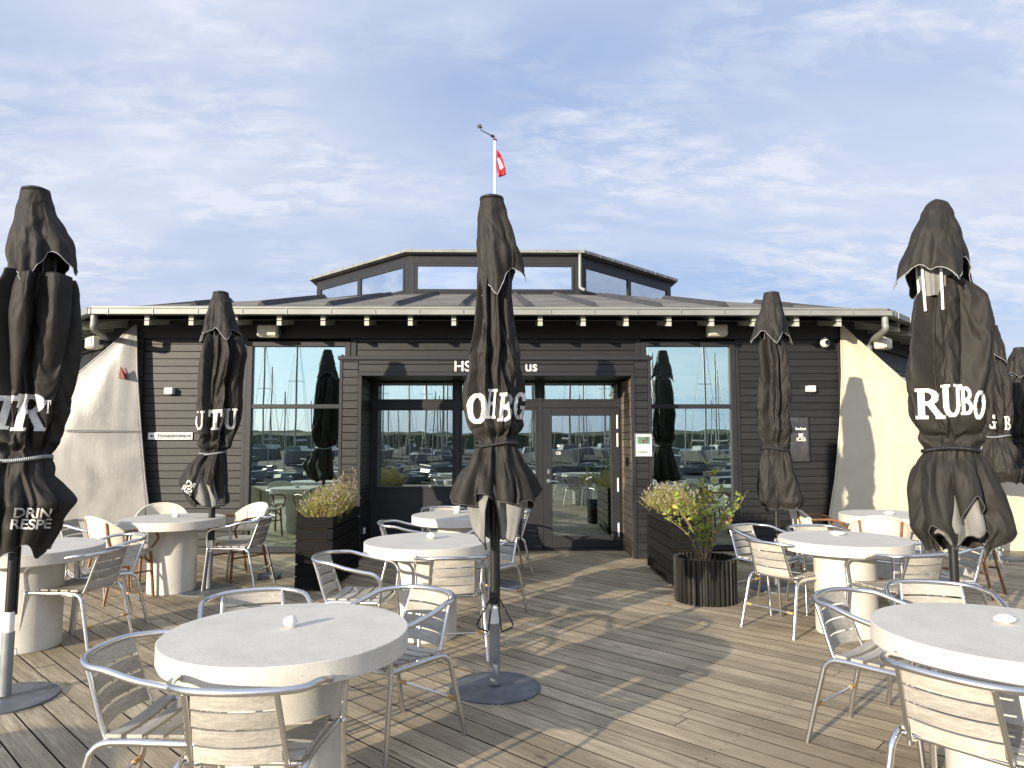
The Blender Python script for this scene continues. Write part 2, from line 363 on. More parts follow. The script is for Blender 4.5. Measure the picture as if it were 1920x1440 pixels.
# ------------------------------------------------------------------ setting: ground, deck
def deck():
    mb = MB(); pitch = .143; wd = .1345
    d = Vector((cos(-DECKA), sin(-DECKA), 0)); nrm = Vector((-d.y, d.x, 0))
    # boards along d; region clipped to a box
    X0, X1, Y0, Y1 = -12.0, 13.0, -5.0, 13.0
    k0 = -90; k1 = 150
    for k in range(k0, k1):
        off = k*pitch; base = nrm*off
        # clip parametric line to rect
        t0, t1 = -60.0, 60.0
        for (p, q, lo, hi) in ((base.x, d.x, X0, X1), (base.y, d.y, Y0, Y1)):
            a, b = (lo-p)/q, (hi-p)/q
            if a > b: a, b = b, a
            t0 = max(t0, a); t1 = min(t1, b)
        if t1-t0 < .3: continue
        t = t0-random.uniform(0, 3.5)
        while t < t1:
            L = random.choice((3.6, 4.2, 4.8)); a = max(t, t0); b = min(t+L-.004, t1)
            if b-a > .05:
                c = base+d*((a+b)/2); dz = random.uniform(-.0012, .0012)
                mb.box((c.x, c.y, -.0145+dz), (b-a, wd+random.uniform(-.0015, .001), .029), -DECKA)
            t += L
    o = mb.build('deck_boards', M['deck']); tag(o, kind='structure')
    sw = MB()
    for i in range(-40, 60):
        for k in range(-20, 100):
            c = nrm*(k*pitch)+d*(i*.6)
            if not (-6.5 < c.x < 6.5 and 1.5 < c.y < 9.2) or random.random() < .25: continue
            for e in (-.040, .040):
                q = c+nrm*e+d*random.uniform(-.01, .01); sw.add([(q.x+.0045*cos(a*pi/3), q.y+.0045*sin(a*pi/3), .0028) for a in range(6)], [tuple(range(6))])
    tag(sw.build('deck_screws', M['cut']), kind='structure')
    u = MB(); u.bb(X0, X1, Y0, Y1, -.30, -.05); tag(u.build('deck_underlayer', M['cut']), kind='structure')
deck()
g = MB(); g.add([(-400, 13, -.35), (400, 13, -.35), (400, 900, -.35), (-400, 900, -.35)], [(0, 1, 2, 3)])
g.add([(-400, -5, -.351), (-12, -5, -.351), (-12, 13, -.351), (-400, 13, -.351)], [(0, 1, 2, 3)]); g.add([(13, -5, -.351), (400, -5, -.351), (400, 13, -.351), (13, 13, -.351)], [(0, 1, 2, 3)])
tag(g.build('ground', M['ground']), kind='structure')
qy = MB(); qy.bb(-90, 90, -110, -5.02, -1.6, -.45); tag(qy.build('quay', M['quay']), kind='structure')
wv = MB(); wv.add([(-1500, -1500, -1.3), (1500, -1500, -1.3), (1500, -5, -1.3), (-1500, -5, -1.3)], [(0, 1, 2, 3)])
tag(wv.build('water', M['water']), kind='structure')
sh = MB()
pts = []
for i in range(301):
    x = -600+i*4; h = 3.6+2.4*noise.noise(Vector((i*.05, 3, 0)))+1.5*noise.noise(Vector((i*.4, 9, 0)))+1.3*noise.noise(Vector((i*1.3, 4, 0)))
    pts.append((x, h))
vs = []; fs = []
for i, (x, h) in enumerate(pts): vs += [(x, -235, -1.4), (x, -242, h), (x, -330, h*1.3+1), (x, -331, -1.4)]
for i in range(300):
    a = i*4; b = a+4; fs += [(a, b, b+1, a+1), (a+1, b+1, b+2, a+2), (a+2, b+2, b+3, a+3)]
sh.add(vs, fs); tag(sh.build('wooded_shore', M['shore']), kind='structure')
# ------------------------------------------------------------------ sailing boats behind the terrace (mirrored in the glass)
def sailboat():
    t = thing('sailing_boat', 'white sailing yacht with bare mast standing in the marina behind the terrace', 'sailing boat', group='yachts in the marina')
    mb = MB(); L = 4.2; vs = []; n = 12
    for i in range(n+1):
        u = i/n; y = -L+2*L*u; wd = 1.35*(1-max(0, (u-.35)/.65)**2.2)*(.78+.22*min(1, u*4)); zt = .75+.25*u
        vs += [(0, y, -.25), (wd*.75, y, .05), (wd, y, zt), (0, y, zt+.07), (-wd, y, zt), (-wd*.75, y, .05)]
    fs = []
    for i in range(n):
        for k in range(6): fs.append((i*6+k, i*6+(k+1) % 6, (i+1)*6+(k+1) % 6, (i+1)*6+k))
    fs.append((0, 1, 2, 3, 4, 5)); mb.add(vs, fs, smooth=False); mb.build('hull', M['boat'], t)
    mb = MB(); mb.prism([(-.7, -1.2, .8), (-.55, -1.2, 1.3), (.55, -1.2, 1.3), (.7, -1.2, .8)], (0, 2.8, 0)); mb.build('cabin', M['boat'], t)
    mb = MB(); mb.tube([(0, .9, .8), (0, .9, 11.5)], .08, 8); mb.tube([(-.6, .9, 6.5), (.6, .9, 6.5)], .025, 6); mb.build('mast', M['mast'], t)
    mb = MB(); mb.tube([(0, .8, 1.7), (0, -3.0, 1.75)], .12, 8); mb.build('boom', M['blackmetal'], t)
    mb = MB()
    for p in ((0, 4.1, 1.0), (0, -4.1, .9), (1.2, .6, .9), (-1.2, .6, .9)): mb.tube([(0, .9, 11.3), p], .012, 4)
    mb.build('rigging', M['mast'], t); return t
sb = sailboat(); first = True
spots = []
for row, (yy, n) in enumerate(((-32, 8), (-46, 11), (-62, 13), (-82, 15))):
    for i in range(n): spots.append((-26+row*-6+i*(52+row*12)/(n-1)+random.uniform(-1.2, 1.2), yy+random.uniform(-1.5, 1.5), random.choice((0, pi))+random.uniform(-.06, .06)))
for i, (x, y, a) in enumerate(spots):
    o = sb if i == 0 else copy_tree(sb)
    o.location = (x, y, -.42); o.rotation_euler = (0, 0, a); s = random.uniform(.8, 1.25); o.scale = (s, s, s)
dg0 = None
for i in range(44):
    o = copy_tree(sb); tag(o, 'small sailing dinghy with short mast parked on the quay behind the terrace', 'dinghy', 'dinghies on the quay'); o.name = 'sailing_dinghy'
    o.location = (-15+(i % 11)*2.9+random.uniform(-.6, .6), -12-(i//11)*4.5+random.uniform(-1.5, 1.5), -.36); o.rotation_euler = (random.uniform(-.05, .05), random.uniform(-.06, .06), random.uniform(0, 6)); s = random.uniform(.30, .42); o.scale = (s, s, s)
# ------------------------------------------------------------------ the octagonal building
CY = 22.0; AW = 12.0; WY = CY-AW            # wall plane at y = 10
T8 = tan(pi/8)
house = thing('harbour_building', 'black timber clad octagonal building with glazed roof lantern and pale gutters', 'building', (0, CY, 0))
def H(mb, name, m, parent=None):
    """link a mesh written in world coordinates under the house (whose origin is its centre)"""
    o = mb.build(name, m, parent or house)
    return o
house.location = (0, 0, 0)
def XZ(px, py, Y): p = at_y(px, py, Y); return p.x, p.z
def rect(l, t, r, b, Y):
    ym = (t+b)/2; xm = (l+r)/2
    return at_y(l, ym, Y).x, at_y(r, ym, Y).x, at_y(xm, b, Y).z, at_y(xm, t, Y).z
XC = WY and AW*T8
def boards(x0, x1, z0, z1, y, h=.104, th=.022, m='clad', name='wall', parent=None, gap=.006):
    mb = MB(); z = z0
    while z < z1-.01:
        zt = min(z+h-gap, z1)
        mb.bb(x0, x1, y, y+th, z, zt, bev=.003); z += h
    mb.bb(x0, x1, y+th+.002, y+.2, z0, z1)
    return H(mb, name, M[m], parent)
# windows measured on wall plane
LW = rect(460, 640, 655, 1034, WY); RW = rect(1204, 640, 1382, 1026, WY)
WT = 3.0
boards(-XC, LW[0], 0, WT, WY); boards(LW[1], RW[0], 2.62, WT, WY)
boards(RW[1], XC, 0, WT, WY)
def ring_frame(mb, x0, x1, y0, y1, z0, z1, t):
    mb.bb(x0, x0+t, y0, y1, z0, z1, bev=.004); mb.bb(x1-t, x1, y0, y1, z0, z1, bev=.004)
    mb.bb(x0+t, x1-t, y0, y1, z0, z0+t, bev=.004); mb.bb(x0+t, x1-t, y0, y1, z1-t, z1, bev=.004)
def big_window(R, zsplit, name='window'):
    x0, x1, z0, z1 = R; z0 = .02; t = .075
    f = MB(); ring_frame(f, x0, x1, WY-.03, WY+.09, z0, z1, t)
    f.bb(x0+t, x1-t, WY-.02, WY+.08, zsplit-.03, zsplit+.03, bev=.004)
    wn = H(f, name, M['frame'])
    for (a, b) in ((z0+t, zsplit-.03), (zsplit+.03, z1-t)):
        p = MB(); p.bb(x0+t, x1-t, WY+.022, WY+.034, a, b); p.build('pane', M['glass'], wn)
    return wn
zsl = at_y(560, 762, WY).z
wl = big_window(LW, zsl); wr = big_window(RW, at_y(1290, 762, WY).z)
# blind behind the upper right pane
b = MB(); z = at_y(1290, 757, WY).z+.02
while z < RW[3]-.09: b.box(((RW[0]+RW[1])/2+.05, WY+.13, z), (RW[1]-RW[0]-.26, .024, .002), mtx=Matrix.Rotation(radians(50), 3, 'X')); z += .021
b.build('blind', M['slatback'], wr)
# corner boards
TRIM = [(sx*XC-.06, sx*XC+.06, WY-.035, 0) for sx in (-1, 1)]+[(LW[0]-.05, LW[0]-.002, WY-.018, 0), (RW[1]+.002, RW[1]+.05, WY-.018, 0), (LW[1]+.002, LW[1]+.08, WY-.018, 2.7), (RW[0]-.08, RW[0]-.002, WY-.018, 2.7)]
for (a, b_, y_, z_) in TRIM:
    cb = MB(); cb.bb(a, b_, y_, WY-.002, z_, WT, bev=.003); H(cb, 'corner_trim', M['frame'])
# other seven sides
for k in range(1, 8):
    a = k*pi/4; m3 = Matrix.Translation((0, CY, 0)) @ Matrix.Rotation(a, 4, 'Z')
    def tr(mb):
        mb.v = [tuple(m3 @ Vector(v)) for v in mb.v]; return mb
    mb = MB()
    z = 0
    while z < .95:
        mb.bb(-XC+.06, XC-.06, -AW, -AW+.02, z, z+.098, bev=.003); z += .104
    mb.bb(-XC+.03, XC-.03, -AW+.024, -AW+.15, 0, .95); mb.bb(-XC+.03, XC-.03, -AW, -AW+.15, 2.72, 3.0)
    H(tr(mb), 'wall', M['clad'])
    if k in (1, 2, 6, 7):
        n = 5; wdt = (2*XC-.1)/n
        for i in range(n):
            x0 = -XC+.05+i*wdt; x1 = x0+wdt-.01
            f = MB(); ring_frame(f, x0, x1, -AW-.02, -AW+.09, .96, 2.71, .06); f = H(tr(f), 'window', M['frame'])
            p = MB(); p.bb(x0+.06, x1-.06, -AW+.02, -AW+.03, 1.02, 2.65); tr(p).build('pane', M['glass'], f)
    else:
        mb = MB(); mb.bb(-XC, XC, -AW+.02, -AW+.15, .96, 2.71); H(tr(mb), 'wall', M['clad'])
# dark head beam and soffit
EA = AW+.70; EZ = 3.235; LA = 5.03; LZ = 5.08
def octring(mb, a0, z0, a1, z1, flip=False, zoff=0):
    for k in range(8):
        pts = []
        for (a, z, s) in ((a0, z0, -1), (a0, z0, 1), (a1, z1, 1), (a1, z1, -1)):
            an = -pi/2+k*pi/4+s*pi/8; R = a/cos(pi/8)
            pts.append((R*cos(an), CY+R*sin(an), z))
        mb.add(pts, [(0, 1, 2, 3) if not flip else (3, 2, 1, 0)])
rf = MB(); octring(rf, EA+.03, EZ+.05, LA-.1, LZ+.02); roof = H(rf, 'roof', M['felt'])
sf = MB(); octring(sf, EA-.02, EZ-.10, AW-.1, EZ+.10, True); H(sf, 'soffit', M['beam'])
hb = MB()
octring(hb, AW+.07, 2.985, AW+.07, EZ+.1); octring(hb, AW-.1, 2.985, AW+.07, 2.985); H(hb, 'head_beam', M['beam'])
# roof seams: raised laps running up the slope
sl_ = (LZ-EZ-.05)/(EA-LA)
sm = MB()
for k in range(8):
    m3 = Matrix.Translation((0, CY, 0)) @ Matrix.Rotation(k*pi/4, 4, 'Z')
    for i in range(-5, 6):
        x = i*.95-.47+ (0 if k else .0)
        # slope start/end with distance a (apothem direction)
        a0 = EA-.75; a1 = max(LA+.05, abs(x)/T8+.25)
        if a1 > a0-1: continue
        z0 = EZ+.05+(EA-a0)*sl_; z1 = EZ+.05+(EA-a1)*sl_
        P = [(x-.07, -a0, z0-.01), (x, -a0+.0, z0+.075), (x+.07, -a0, z0-.01)]; Q = [(x-.07, -a1, z1-.01), (x, -a1, z1+.075), (x+.07, -a1, z1-.01)]
        sm.add([m3@Vector(p) for p in P+Q], [(0, 1, 4, 3), (1, 2, 5, 4), (0, 2, 1)])
H(sm, 'roof_seams', M['seam'], roof)
# gutter along eave: drip strip + gutter + brackets
def edge_run(a, z0, z1, th, m, name, parent=None, ks=range(8), proud=0):
    mb = MB()
    for k in ks:
        m3 = Matrix.Translation((0, CY, 0)) @ Matrix.Rotation(k*pi/4, 4, 'Z'); hw = (a+proud)*T8
        o, i = a+th, a
        P = [(-o*T8, -o, z0), (o*T8, -o, z0), (i*T8, -i, z0), (-i*T8, -i, z0)]
        mb.add([m3@Vector(p) for p in P]+[m3@(Vector(p)+Vector((0, 0, z1-z0))) for p in P], [(3, 2, 1, 0), (4, 5, 6, 7), (0, 1, 5, 4), (1, 2, 6, 5), (2, 3, 7, 6), (3, 0, 4, 7)])
    return H(mb, name, M[m], parent)
edge_run(EA-.06, EZ+.034, EZ+.075, .075, 'gutter', 'drip_edge')
gt = edge_run(EA-.05, EZ-.035, EZ+.030, .125, 'gutter', 'gutter')
br = MB()
for k in (0, 1, 7):
    m3 = Matrix.Translation((0, CY, 0)) @ Matrix.Rotation(k*pi/4, 4, 'Z')
    n = 9
    for i in range(-n, n+1):
        c = m3@Vector((i*.575+.16, -(EA+.078), EZ+.0)); 
        br.box(c, (.010, .012, .085), k*pi/4)
br.build('gutter_brackets', M['steel'], gt)
for k in (0, 1, 7):
    m3 = Matrix.Translation((0, CY, 0)) @ Matrix.Rotation(k*pi/4, 4, 'Z')
    for i in range(-9, 10):
        x = i*.575+.03
        if abs(x) > EA*T8-.25: continue
        mb = MB(); P = [(x-.03, -(EA-.04), EZ-.165), (x-.03, -(EA-.04), EZ-.04), (x-.03, -(AW+.0), EZ+.09), (x-.03, -(AW+.0), EZ-.045)]
        mb.prism([m3@Vector(p) for p in P], (m3.to_3x3()@Vector((.06, 0, 0)))); H(mb, 'rafter', M['tail'] )
# downpipes at the two front corners
for s in (-1, 1):
    x = s*5.23; mb = MB(); ze = at_y(206, 642, 9.99).z
    P = cr([(x, CY-EA+.0, EZ-.03), (x, CY-EA+.0, EZ-.13), (x+s*.02, CY-EA+.06, EZ-.22), (x+s*.16, 9.96, ze+.03), (x+s*.18, 10.06, ze-.10), (x+s*.18, 10.07, ze-.3), (x+s*.18, 10.07, .1)], 6)
    mb.tube(P, .042, 14); H(mb, 'downpipe', M['gutter'])
# lantern
lan_z = (5.0, 6.02)
for k in range(8):
    m3 = Matrix.Translation((0, CY, 0)) @ Matrix.Rotation(k*pi/4, 4, 'Z'); hw = LA*T8
    def tr(mb): mb.v = [tuple(m3 @ Vector(v)) for v in mb.v]; return mb
    mb = MB(); mb.bb(-hw, hw, -LA, -LA+.12, 5.84, 6.06); mb.bb(-hw, hw, -LA+.0, -LA+.12, 4.9, 5.13)
    mb.bb(-hw, -hw+.14, -LA-.004, -LA+.12, 5.13, 5.84); mb.bb(hw-.14, hw, -LA-.004, -LA+.12, 5.13, 5.84)
    H(tr(mb), 'lantern_wall', M['frame'])
    divs = [(-hw+.15, hw-.15)] if k == 0 else [(-hw+.15, 0), (0, hw-.15)]
    for (a, b_) in divs:
        f = MB(); ring_frame(f, a, b_, -LA-.012, -LA+.06, 5.135, 5.835, .07); f = H(tr(f), 'window', M['frame'])
        p = MB(); p.bb(a+.07, b_-.07, -LA+.02, -LA+.03, 5.205, 5.765); tr(p).build('pane', M['glasslan'], f)
lr = MB(); octring(lr, LA+.16, 6.12, .05, 6.75); octring(lr, LA-.02, 6.055, LA+.16, 6.055, False); H(lr, 'lantern_roof', M['felt'])
lg = edge_run(LA+.08, 6.065, 6.135, .11, 'gutter', 'lantern_gutter')
br = MB()
for k in (0, 1, 7):
    m3 = Matrix.Translation((0, CY, 0)) @ Matrix.Rotation(k*pi/4, 4, 'Z')
    for i in range(-4, 5): br.box(m3@Vector((i*.5, -(LA+.193), 6.1)), (.014, .012, .085), k*pi/4)
br.build('gutter_brackets', M['steel'], lg)
mb = MB(); xd = LA*T8+.0
mb.tube(cr([(xd-.02, CY-LA-.13, 6.08), (xd-.02, CY-LA-.1, 5.9), (xd-.02, CY-LA-.07, 5.3), (xd, CY-LA-.08, 5.22), (xd+.09, CY-LA-.14, 5.16)], 5), .04, 10); H(mb, 'downpipe', M['gutter'])
mb = MB(); mb.tube([(-LA*T8-LA*.5, 0, 0), (-LA*T8-LA*.5, 0, .01)], .01, 4)
# interior
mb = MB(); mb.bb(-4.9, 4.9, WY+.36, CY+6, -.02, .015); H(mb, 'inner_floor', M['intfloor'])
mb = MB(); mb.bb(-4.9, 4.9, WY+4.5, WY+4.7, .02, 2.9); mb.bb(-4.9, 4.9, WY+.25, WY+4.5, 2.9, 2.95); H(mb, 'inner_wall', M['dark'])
# portal
PY = 9.42
po = rect(634, 668, 1223, 1045, PY); pi_ = rect(676, 704, 1186, 1045, PY)
px0, px1, pz1 = po[0], po[1], at_y(928, 668, PY).z
ix0, ix1, iz1 = pi_[0], pi_[1], at_y(928, 705, PY).z
DY = 10.22
mb = MB()
def pboards(x0, x1, z0, z1):
    z = z0
    while z < z1-.01:
        mb.bb(x0, x1, PY, PY+.02, z, min(z+.098, z1), bev=.003); z += .104
pboards(px0+.045, ix0-.05, 0.0, pz1-.05); pboards(ix1+.05, px1-.045, 0, pz1-.05); pboards(ix0-.045, ix1+.045, iz1+.055, pz1-.05)
# side cladding, outer + reveals
for (xa, xb) in ((px0+.01, px0+.03), (px1-.03, px1-.01)):
    z = 0
    while z < pz1-.06: mb.bb(xa, xb, PY+.025, WY-.04, z, z+.098, bev=.003); z += .104
portal = H(mb, 'portal', M['clad'])
mb = MB(); mb.bb(px0+.035, ix0-.03, PY+.024, WY-.04, 0, pz1-.06); mb.bb(ix1+.03, px1-.035, PY+.024, WY-.04, 0, pz1-.06); mb.bb(ix0-.03, ix1+.03, PY+.024, DY+.05, iz1+.03, pz1-.06); mb.build('portal_core', M['cut'], portal)
mb = MB()
mb.bb(px0-.02, px1+.02, PY-.03, WY-.02, pz1-.05, pz1, bev=.004)
mb.bb(px0, px0+.042, PY-.008, PY+.022, 0, pz1-.052, bev=.003); mb.bb(px1-.042, px1, PY-.008, PY+.022, 0, pz1-.052, bev=.003)
mb.bb(ix0-.048, ix0, PY-.01, PY+.05, 0, iz1, bev=.003); mb.bb(ix1, ix1+.048, PY-.01, PY+.05, 0, iz1, bev=.003); mb.bb(ix0-.048, ix1+.048, PY-.01, PY+.05, iz1+.002, iz1+.052, bev=.003)
mb.bb(ix0, ix1, PY+.052, DY, iz1+.006, iz1+.028)
mb.build('portal_trim', M['frame'], portal)
mb = MB(); z = 0
while z < iz1-.02: mb.bb(ix1+.003, ix1+.025, PY+.052, DY, z, z+.098, bev=.003); z += .104
mb.build('reveal', M['cladwarm'], portal)
mb = MB(); z = 0
while z < iz1-.02: mb.bb(ix0-.025, ix0-.003, PY+.052, DY, z, z+.098, bev=.003); z += .104
mb.build('reveal', M['clad'], portal)
# glazing in the recess: y = DY
def rz(l, t, r, b): return rect(l, t, r, b, DY)
gx0, gx1 = ix0+.0, ix1-.0
xm1 = at_y(857, 850, DY).x; xm2 = at_y(1013, 850, DY).x; xm3 = at_y(1163, 850, DY).x
ztr = at_y(930, 758, DY).z; ztop = iz1+.0; zlow = at_y(780, 917, DY).z
mb = MB()
zt0 = at_y(930, 714, DY).z
mb.bb(gx0, gx1, DY, DY+.1, zt0, iz1+.02)
mb.bb(gx0, at_y(703, 850, DY).x, DY, DY+.1, 0, zt0); mb.bb(xm3, gx1, DY, DY+.1, 0, zt0)
for x in (xm1, xm2): mb.bb(x-.035, x+.035, DY-.006, DY+.1, 0, zt0)
xl = at_y(703, 850, DY).x
mb.bb(xl, xm3, DY-.003, DY+.095, ztr-.05, ztr+.04)
H(mb, 'glazing_frame', M['frame'])
def win(x0, x1, z0, z1, m='glass', name='window', fr=.035):
    f = MB(); ring_frame(f, x0, x1, DY+.01, DY+.08, z0, z1, fr); f = H(f, name, M['frame'])
    p = MB(); p.bb(x0+fr, x1-fr, DY+.04, DY+.052, z0+fr, z1-fr); p.build('pane', M[m], f); return f
for (a, b_) in ((xl, xm1-.035), (xm1+.035, xm2-.035), (xm2+.035, xm3)):
    win(a, b_, ztr+.04, zt0)
for (a, b_) in ((xl, xm1-.035), (xm1+.035, xm2-.035)):
    win(a, b_, zlow, ztr-.05, 'glassdoor')
    mb = MB(); mb.bb(a, b_, DY+.02, DY+.07, .02, zlow); H(mb, 'lower_panel', M['frame'])
# door leaf
dx0, dx1 = xm2+.04, xm3-.005; dz1 = ztr-.056
mb = MB(); ring = (.10, .10)
zb = at_y(1085, 1004, DY).z
mb.bb(dx0, dx0+.13, DY-.012, DY+.06, .03, dz1, bev=.004); mb.bb(dx1-.13, dx1, DY-.012, DY+.06, .03, dz1, bev=.004)
mb.bb(dx0+.13, dx1-.13, DY-.012, DY+.06, .03, zb, bev=.004); mb.bb(dx0+.13, dx1-.13, DY-.012, DY+.06, dz1-.11, dz1, bev=.004)
door = H(mb, 'door', M['frame'])
mb = MB(); mb.bb(dx0+.13, dx1-.13, DY+.02, DY+.032, zb, dz1-.11); mb.build('pane', M['glassdoor'], door)
hz_ = at_y(1030, 902, DY).z; hx = dx0+.075
mb = MB(); mb.tube([(hx, DY-.012, hz_), (hx, DY-.06, hz_)], .012, 10); mb.tube(cr([(hx, DY-.06, hz_), (hx+.05, DY-.062, hz_), (hx+.135, DY-.058, hz_-.003)], 4), .010, 10)
mb.lathe([(0.0, -.02), (.027, -.02), (.027, -.012)], 20, (hx, DY, hz_)); 
mb.build('handle', M['alu'], door)
mb = MB(); mb.bb(hx-.017, hx+.017, DY-.022, DY-.013, hz_+.10, hz_+.17, bev=.006); mb.build('lock_plate', M['alu'], door)
mb = MB(); mb.bb(hx-.026, hx+.026, DY-.02, DY-.0125, hz_-.026, hz_+.026, bev=.003); mb.build('handle_rose', M['alu'], door)
for (t_, b_) in ((778, 804), (812, 838), (896, 922), (980, 1006)):
    p, q = at_y(1153, t_, DY), at_y(1153, b_, DY)
    mb = MB(); mb.bb(dx1-.048, dx1-.024, DY-.03, DY-.0125, q.z, p.z, bev=.006); mb.build('hinge', M['whiteplastic'], door)
mb = MB(); mb.bb(gx0, gx1, DY-.10, DY-.015, .003, .028, bev=.004); H(mb, 'threshold', M['frame'])
text_obj('opening_stickers', 'CB', .055, dx0+.22, DY+.018, at_y(1040, 852, DY).z, M['white'], door, .001)
text_obj('opening_stickers', 'o', .07, dx0+.22, DY+.018, at_y(1040, 838, DY).z, M['white'], door, .001)
# lettering above the entrance: only the visible characters
zt = at_y(860, 696, PY).z
lh = at_y(860, 677, PY).z-zt
text_obj('lettering', 'HS', lh/.70, at_y(867, 690, PY).x, PY-.012, zt, M['white'], portal, .002)
text_obj('lettering', 'us', lh/.70, at_y(996, 690, PY).x, PY-.012, zt, M['white'], portal, .002)
# ------------------------------------------------------------------ things fixed to the building
def wall_speaker(px, py, Y, rz, label):
    p = at_y(px, py, Y); t = thing('wall_speaker', label, 'speaker', p, rz, 'speakers under the eaves')
    mb = MB(); mb.box((0, 0, 0), (.27, .16, .165), bev=.02); mb.build('cabinet', M['cream'], t)
    mb = MB(); mb.box((0, -.084, 0), (.235, .008, .135), bev=.003); mb.build('grille', M['cream'], t)
    mb = MB(); mb.box((.155, .03, 0), (.03, .05, .07)); mb.box((.1, .12, 0), (.12, .1, .03)); mb.build('bracket', M['blackmetal'], t); return t
wall_speaker(503, 621, 9.75, .05, 'cream box loudspeaker under the eaves above the left big window')
wall_speaker(1344, 620, 9.75, -.05, 'cream box loudspeaker under the eaves above the right big window')
wall_speaker(178, 643, 9.9, -.75, 'cream loudspeaker at the left building corner beside the downpipe')
wall_speaker(1655, 644, 9.9, .75, 'cream loudspeaker at the right building corner beside the downpipe')
for (px, py, lb) in ((318, 733, 'small white cube wall lamp on the sunlit left boards above the arrow sign'), (1520, 729, 'small white cube wall lamp on the dark right boards beside the cream sail')):
    p = at_y(px, py, WY-.05); t = thing('wall_lamp', lb, 'wall lamp', p)
    mb = MB(); mb.box((0, 0, 0), (.115, .095, .085), bev=.006); mb.build('housing', M['whiteplastic'], t)
    mb = MB(); mb.box((0, 0, -.045), (.07, .06, .006)); mb.build('lens', M['cream'], t)
p = at_y(1547, 643, WY-.1); t = thing('security_camera', 'round white security camera on the dark wall near the right corner', 'security camera', p)
def ball(mb, c, r, n=16, sq=(1, 1, 1)):
    c = Vector(c); vs = []; 
    for i in range(n//2+1):
        ph = -pi/2+pi*i/(n//2)
        for k in range(n): vs.append(c+Vector((r*cos(ph)*cos(2*pi*k/n)*sq[0], r*cos(ph)*sin(2*pi*k/n)*sq[1], r*sin(ph)*sq[2])))
    fs = [(i*n+k, i*n+(k+1) % n, (i+1)*n+(k+1) % n, (i+1)*n+k) for i in range(n//2) for k in range(n)]
    mb.add(vs, fs, None, True)
mb = MB(); ball(mb, (0, 0, 0), .066, 20); mb.tube([(0, .0, .05), (0, .09, .07)], .03, 12); mb.build('housing', M['whiteplastic'], t)
mb = MB(); mb.tube([(.005, -.055, .0), (.008, -.078, -.0)], .036, 16); mb.build('lens', M['blackmetal'], t)
# arrow sign
s0 = rect(278, 811, 361, 824, WY-.012); t = thing('entrance_sign', 'white sign reading Hovedindgang with an arrow to the left', 'sign', ((s0[0]+s0[1])/2, WY-.012, s0[2]))
hw_ = (s0[1]-s0[0])/2; hh = s0[3]-s0[2]
mb = MB(); mb.bb(-hw_, hw_, -.006, .004, 0, hh); mb.build('plate', M['white'], t)
text_obj('lettering', 'Hovedindgang', hh*.84, .055, -.006, hh*.27, M['cut'], t, .0018, depth=.003)
mb = MB(); mb.add([(-hw_+.025, -.0095, hh*.5), (-hw_+.055, -.0095, hh*.3), (-hw_+.055, -.0095, hh*.7)], [(0, 1, 2)]); mb.bb(-hw_+.045, -hw_+.08, -.0098, -.0092, hh*.42, hh*.58); mb.build('arrow', M['cut'], t)
# white framed notice on right portal leg
s0 = rect(1190, 812, 1223, 857, PY-.012); t = thing('framed_notice', 'white framed notice with dark pictures on the right portal post', 'notice', ((s0[0]+s0[1])/2, PY-.012, s0[2]))
hw_ = (s0[1]-s0[0])/2; hh = s0[3]-s0[2]
mb = MB(); ring_frame(mb, -hw_, hw_, -.018, .0, 0, hh, .016); mb.build('frame', M['alu'], t)
mb = MB(); mb.bb(-hw_+.016, hw_-.016, -.008, -.002, .016, hh-.016); mb.build('sheet', M['white'], t)
mb = MB(); mb.bb(-hw_+.03, hw_-.03, -.0105, -.0085, hh*.54, hh*.86); mb.build('picture', M['photo'], t)
mb = MB()
for i in range(5): mb.bb(-hw_+.04+i*.028, -hw_+.06+i*.028, -.0105, -.0085, hh*.16, hh*.25)
mb.build('picture', M['photo'], t)
mb = MB(); mb.bb(-.015, .012, -.0112, -.0106, hh*.60, hh*.72); mb.build('picture', M['redmetal'], t)
# dark poster behind umbrella
s0 = rect(1474, 780, 1517, 867, WY-.012); t = thing('framed_poster', 'black framed glossy poster with white lettering on the dark right wall', 'poster', ((s0[0]+s0[1])/2, WY-.012, s0[2]))
hw_ = (s0[1]-s0[0])/2; hh = s0[3]-s0[2]
mb = MB(); ring_frame(mb, -hw_, hw_, -.02, .008, 0, hh, .02); mb.build('frame', M['blackmetal'], t)
mpl = mat('crinkled_plastic', (.05, .05, .05), .12, 0, .8, .8, 5, .8, 3); mb = MB(); mb.bb(-hw_+.02, hw_-.02, -.008, .003, .02, hh-.02); mb.build('sheet', mpl, t)
for (s, z, sz) in (('BE', .55, .07), ('ICES', .46, .07), ('budget', .70, .055)):
    text_obj('lettering', s, sz, .045, -.009, z*hh, M['white'], t, .001, depth=.003)
mb = MB(); p = at_y(1179, 866, PY+.3); mb.box((p.x, PY+.35, p.z), (.03, .08, .12)); 
o = mb.build('door_keypad', M['blackmetal']); tag(o, 'small dark keypad on the tan right reveal of the entrance', 'keypad'); o.location = (-(p.x-ix1+.01), 0, 0)
p = at_y(677, 996, PY+.25); mb = MB(); mb.box((0, 0, 0), (.02, .075, .08), bev=.004); o = mb.build('wall_socket', M['whiteplastic']); o.location = (ix0+.008, PY+.3, p.z); tag(o, 'small white socket low on the left reveal of the entrance', 'socket')
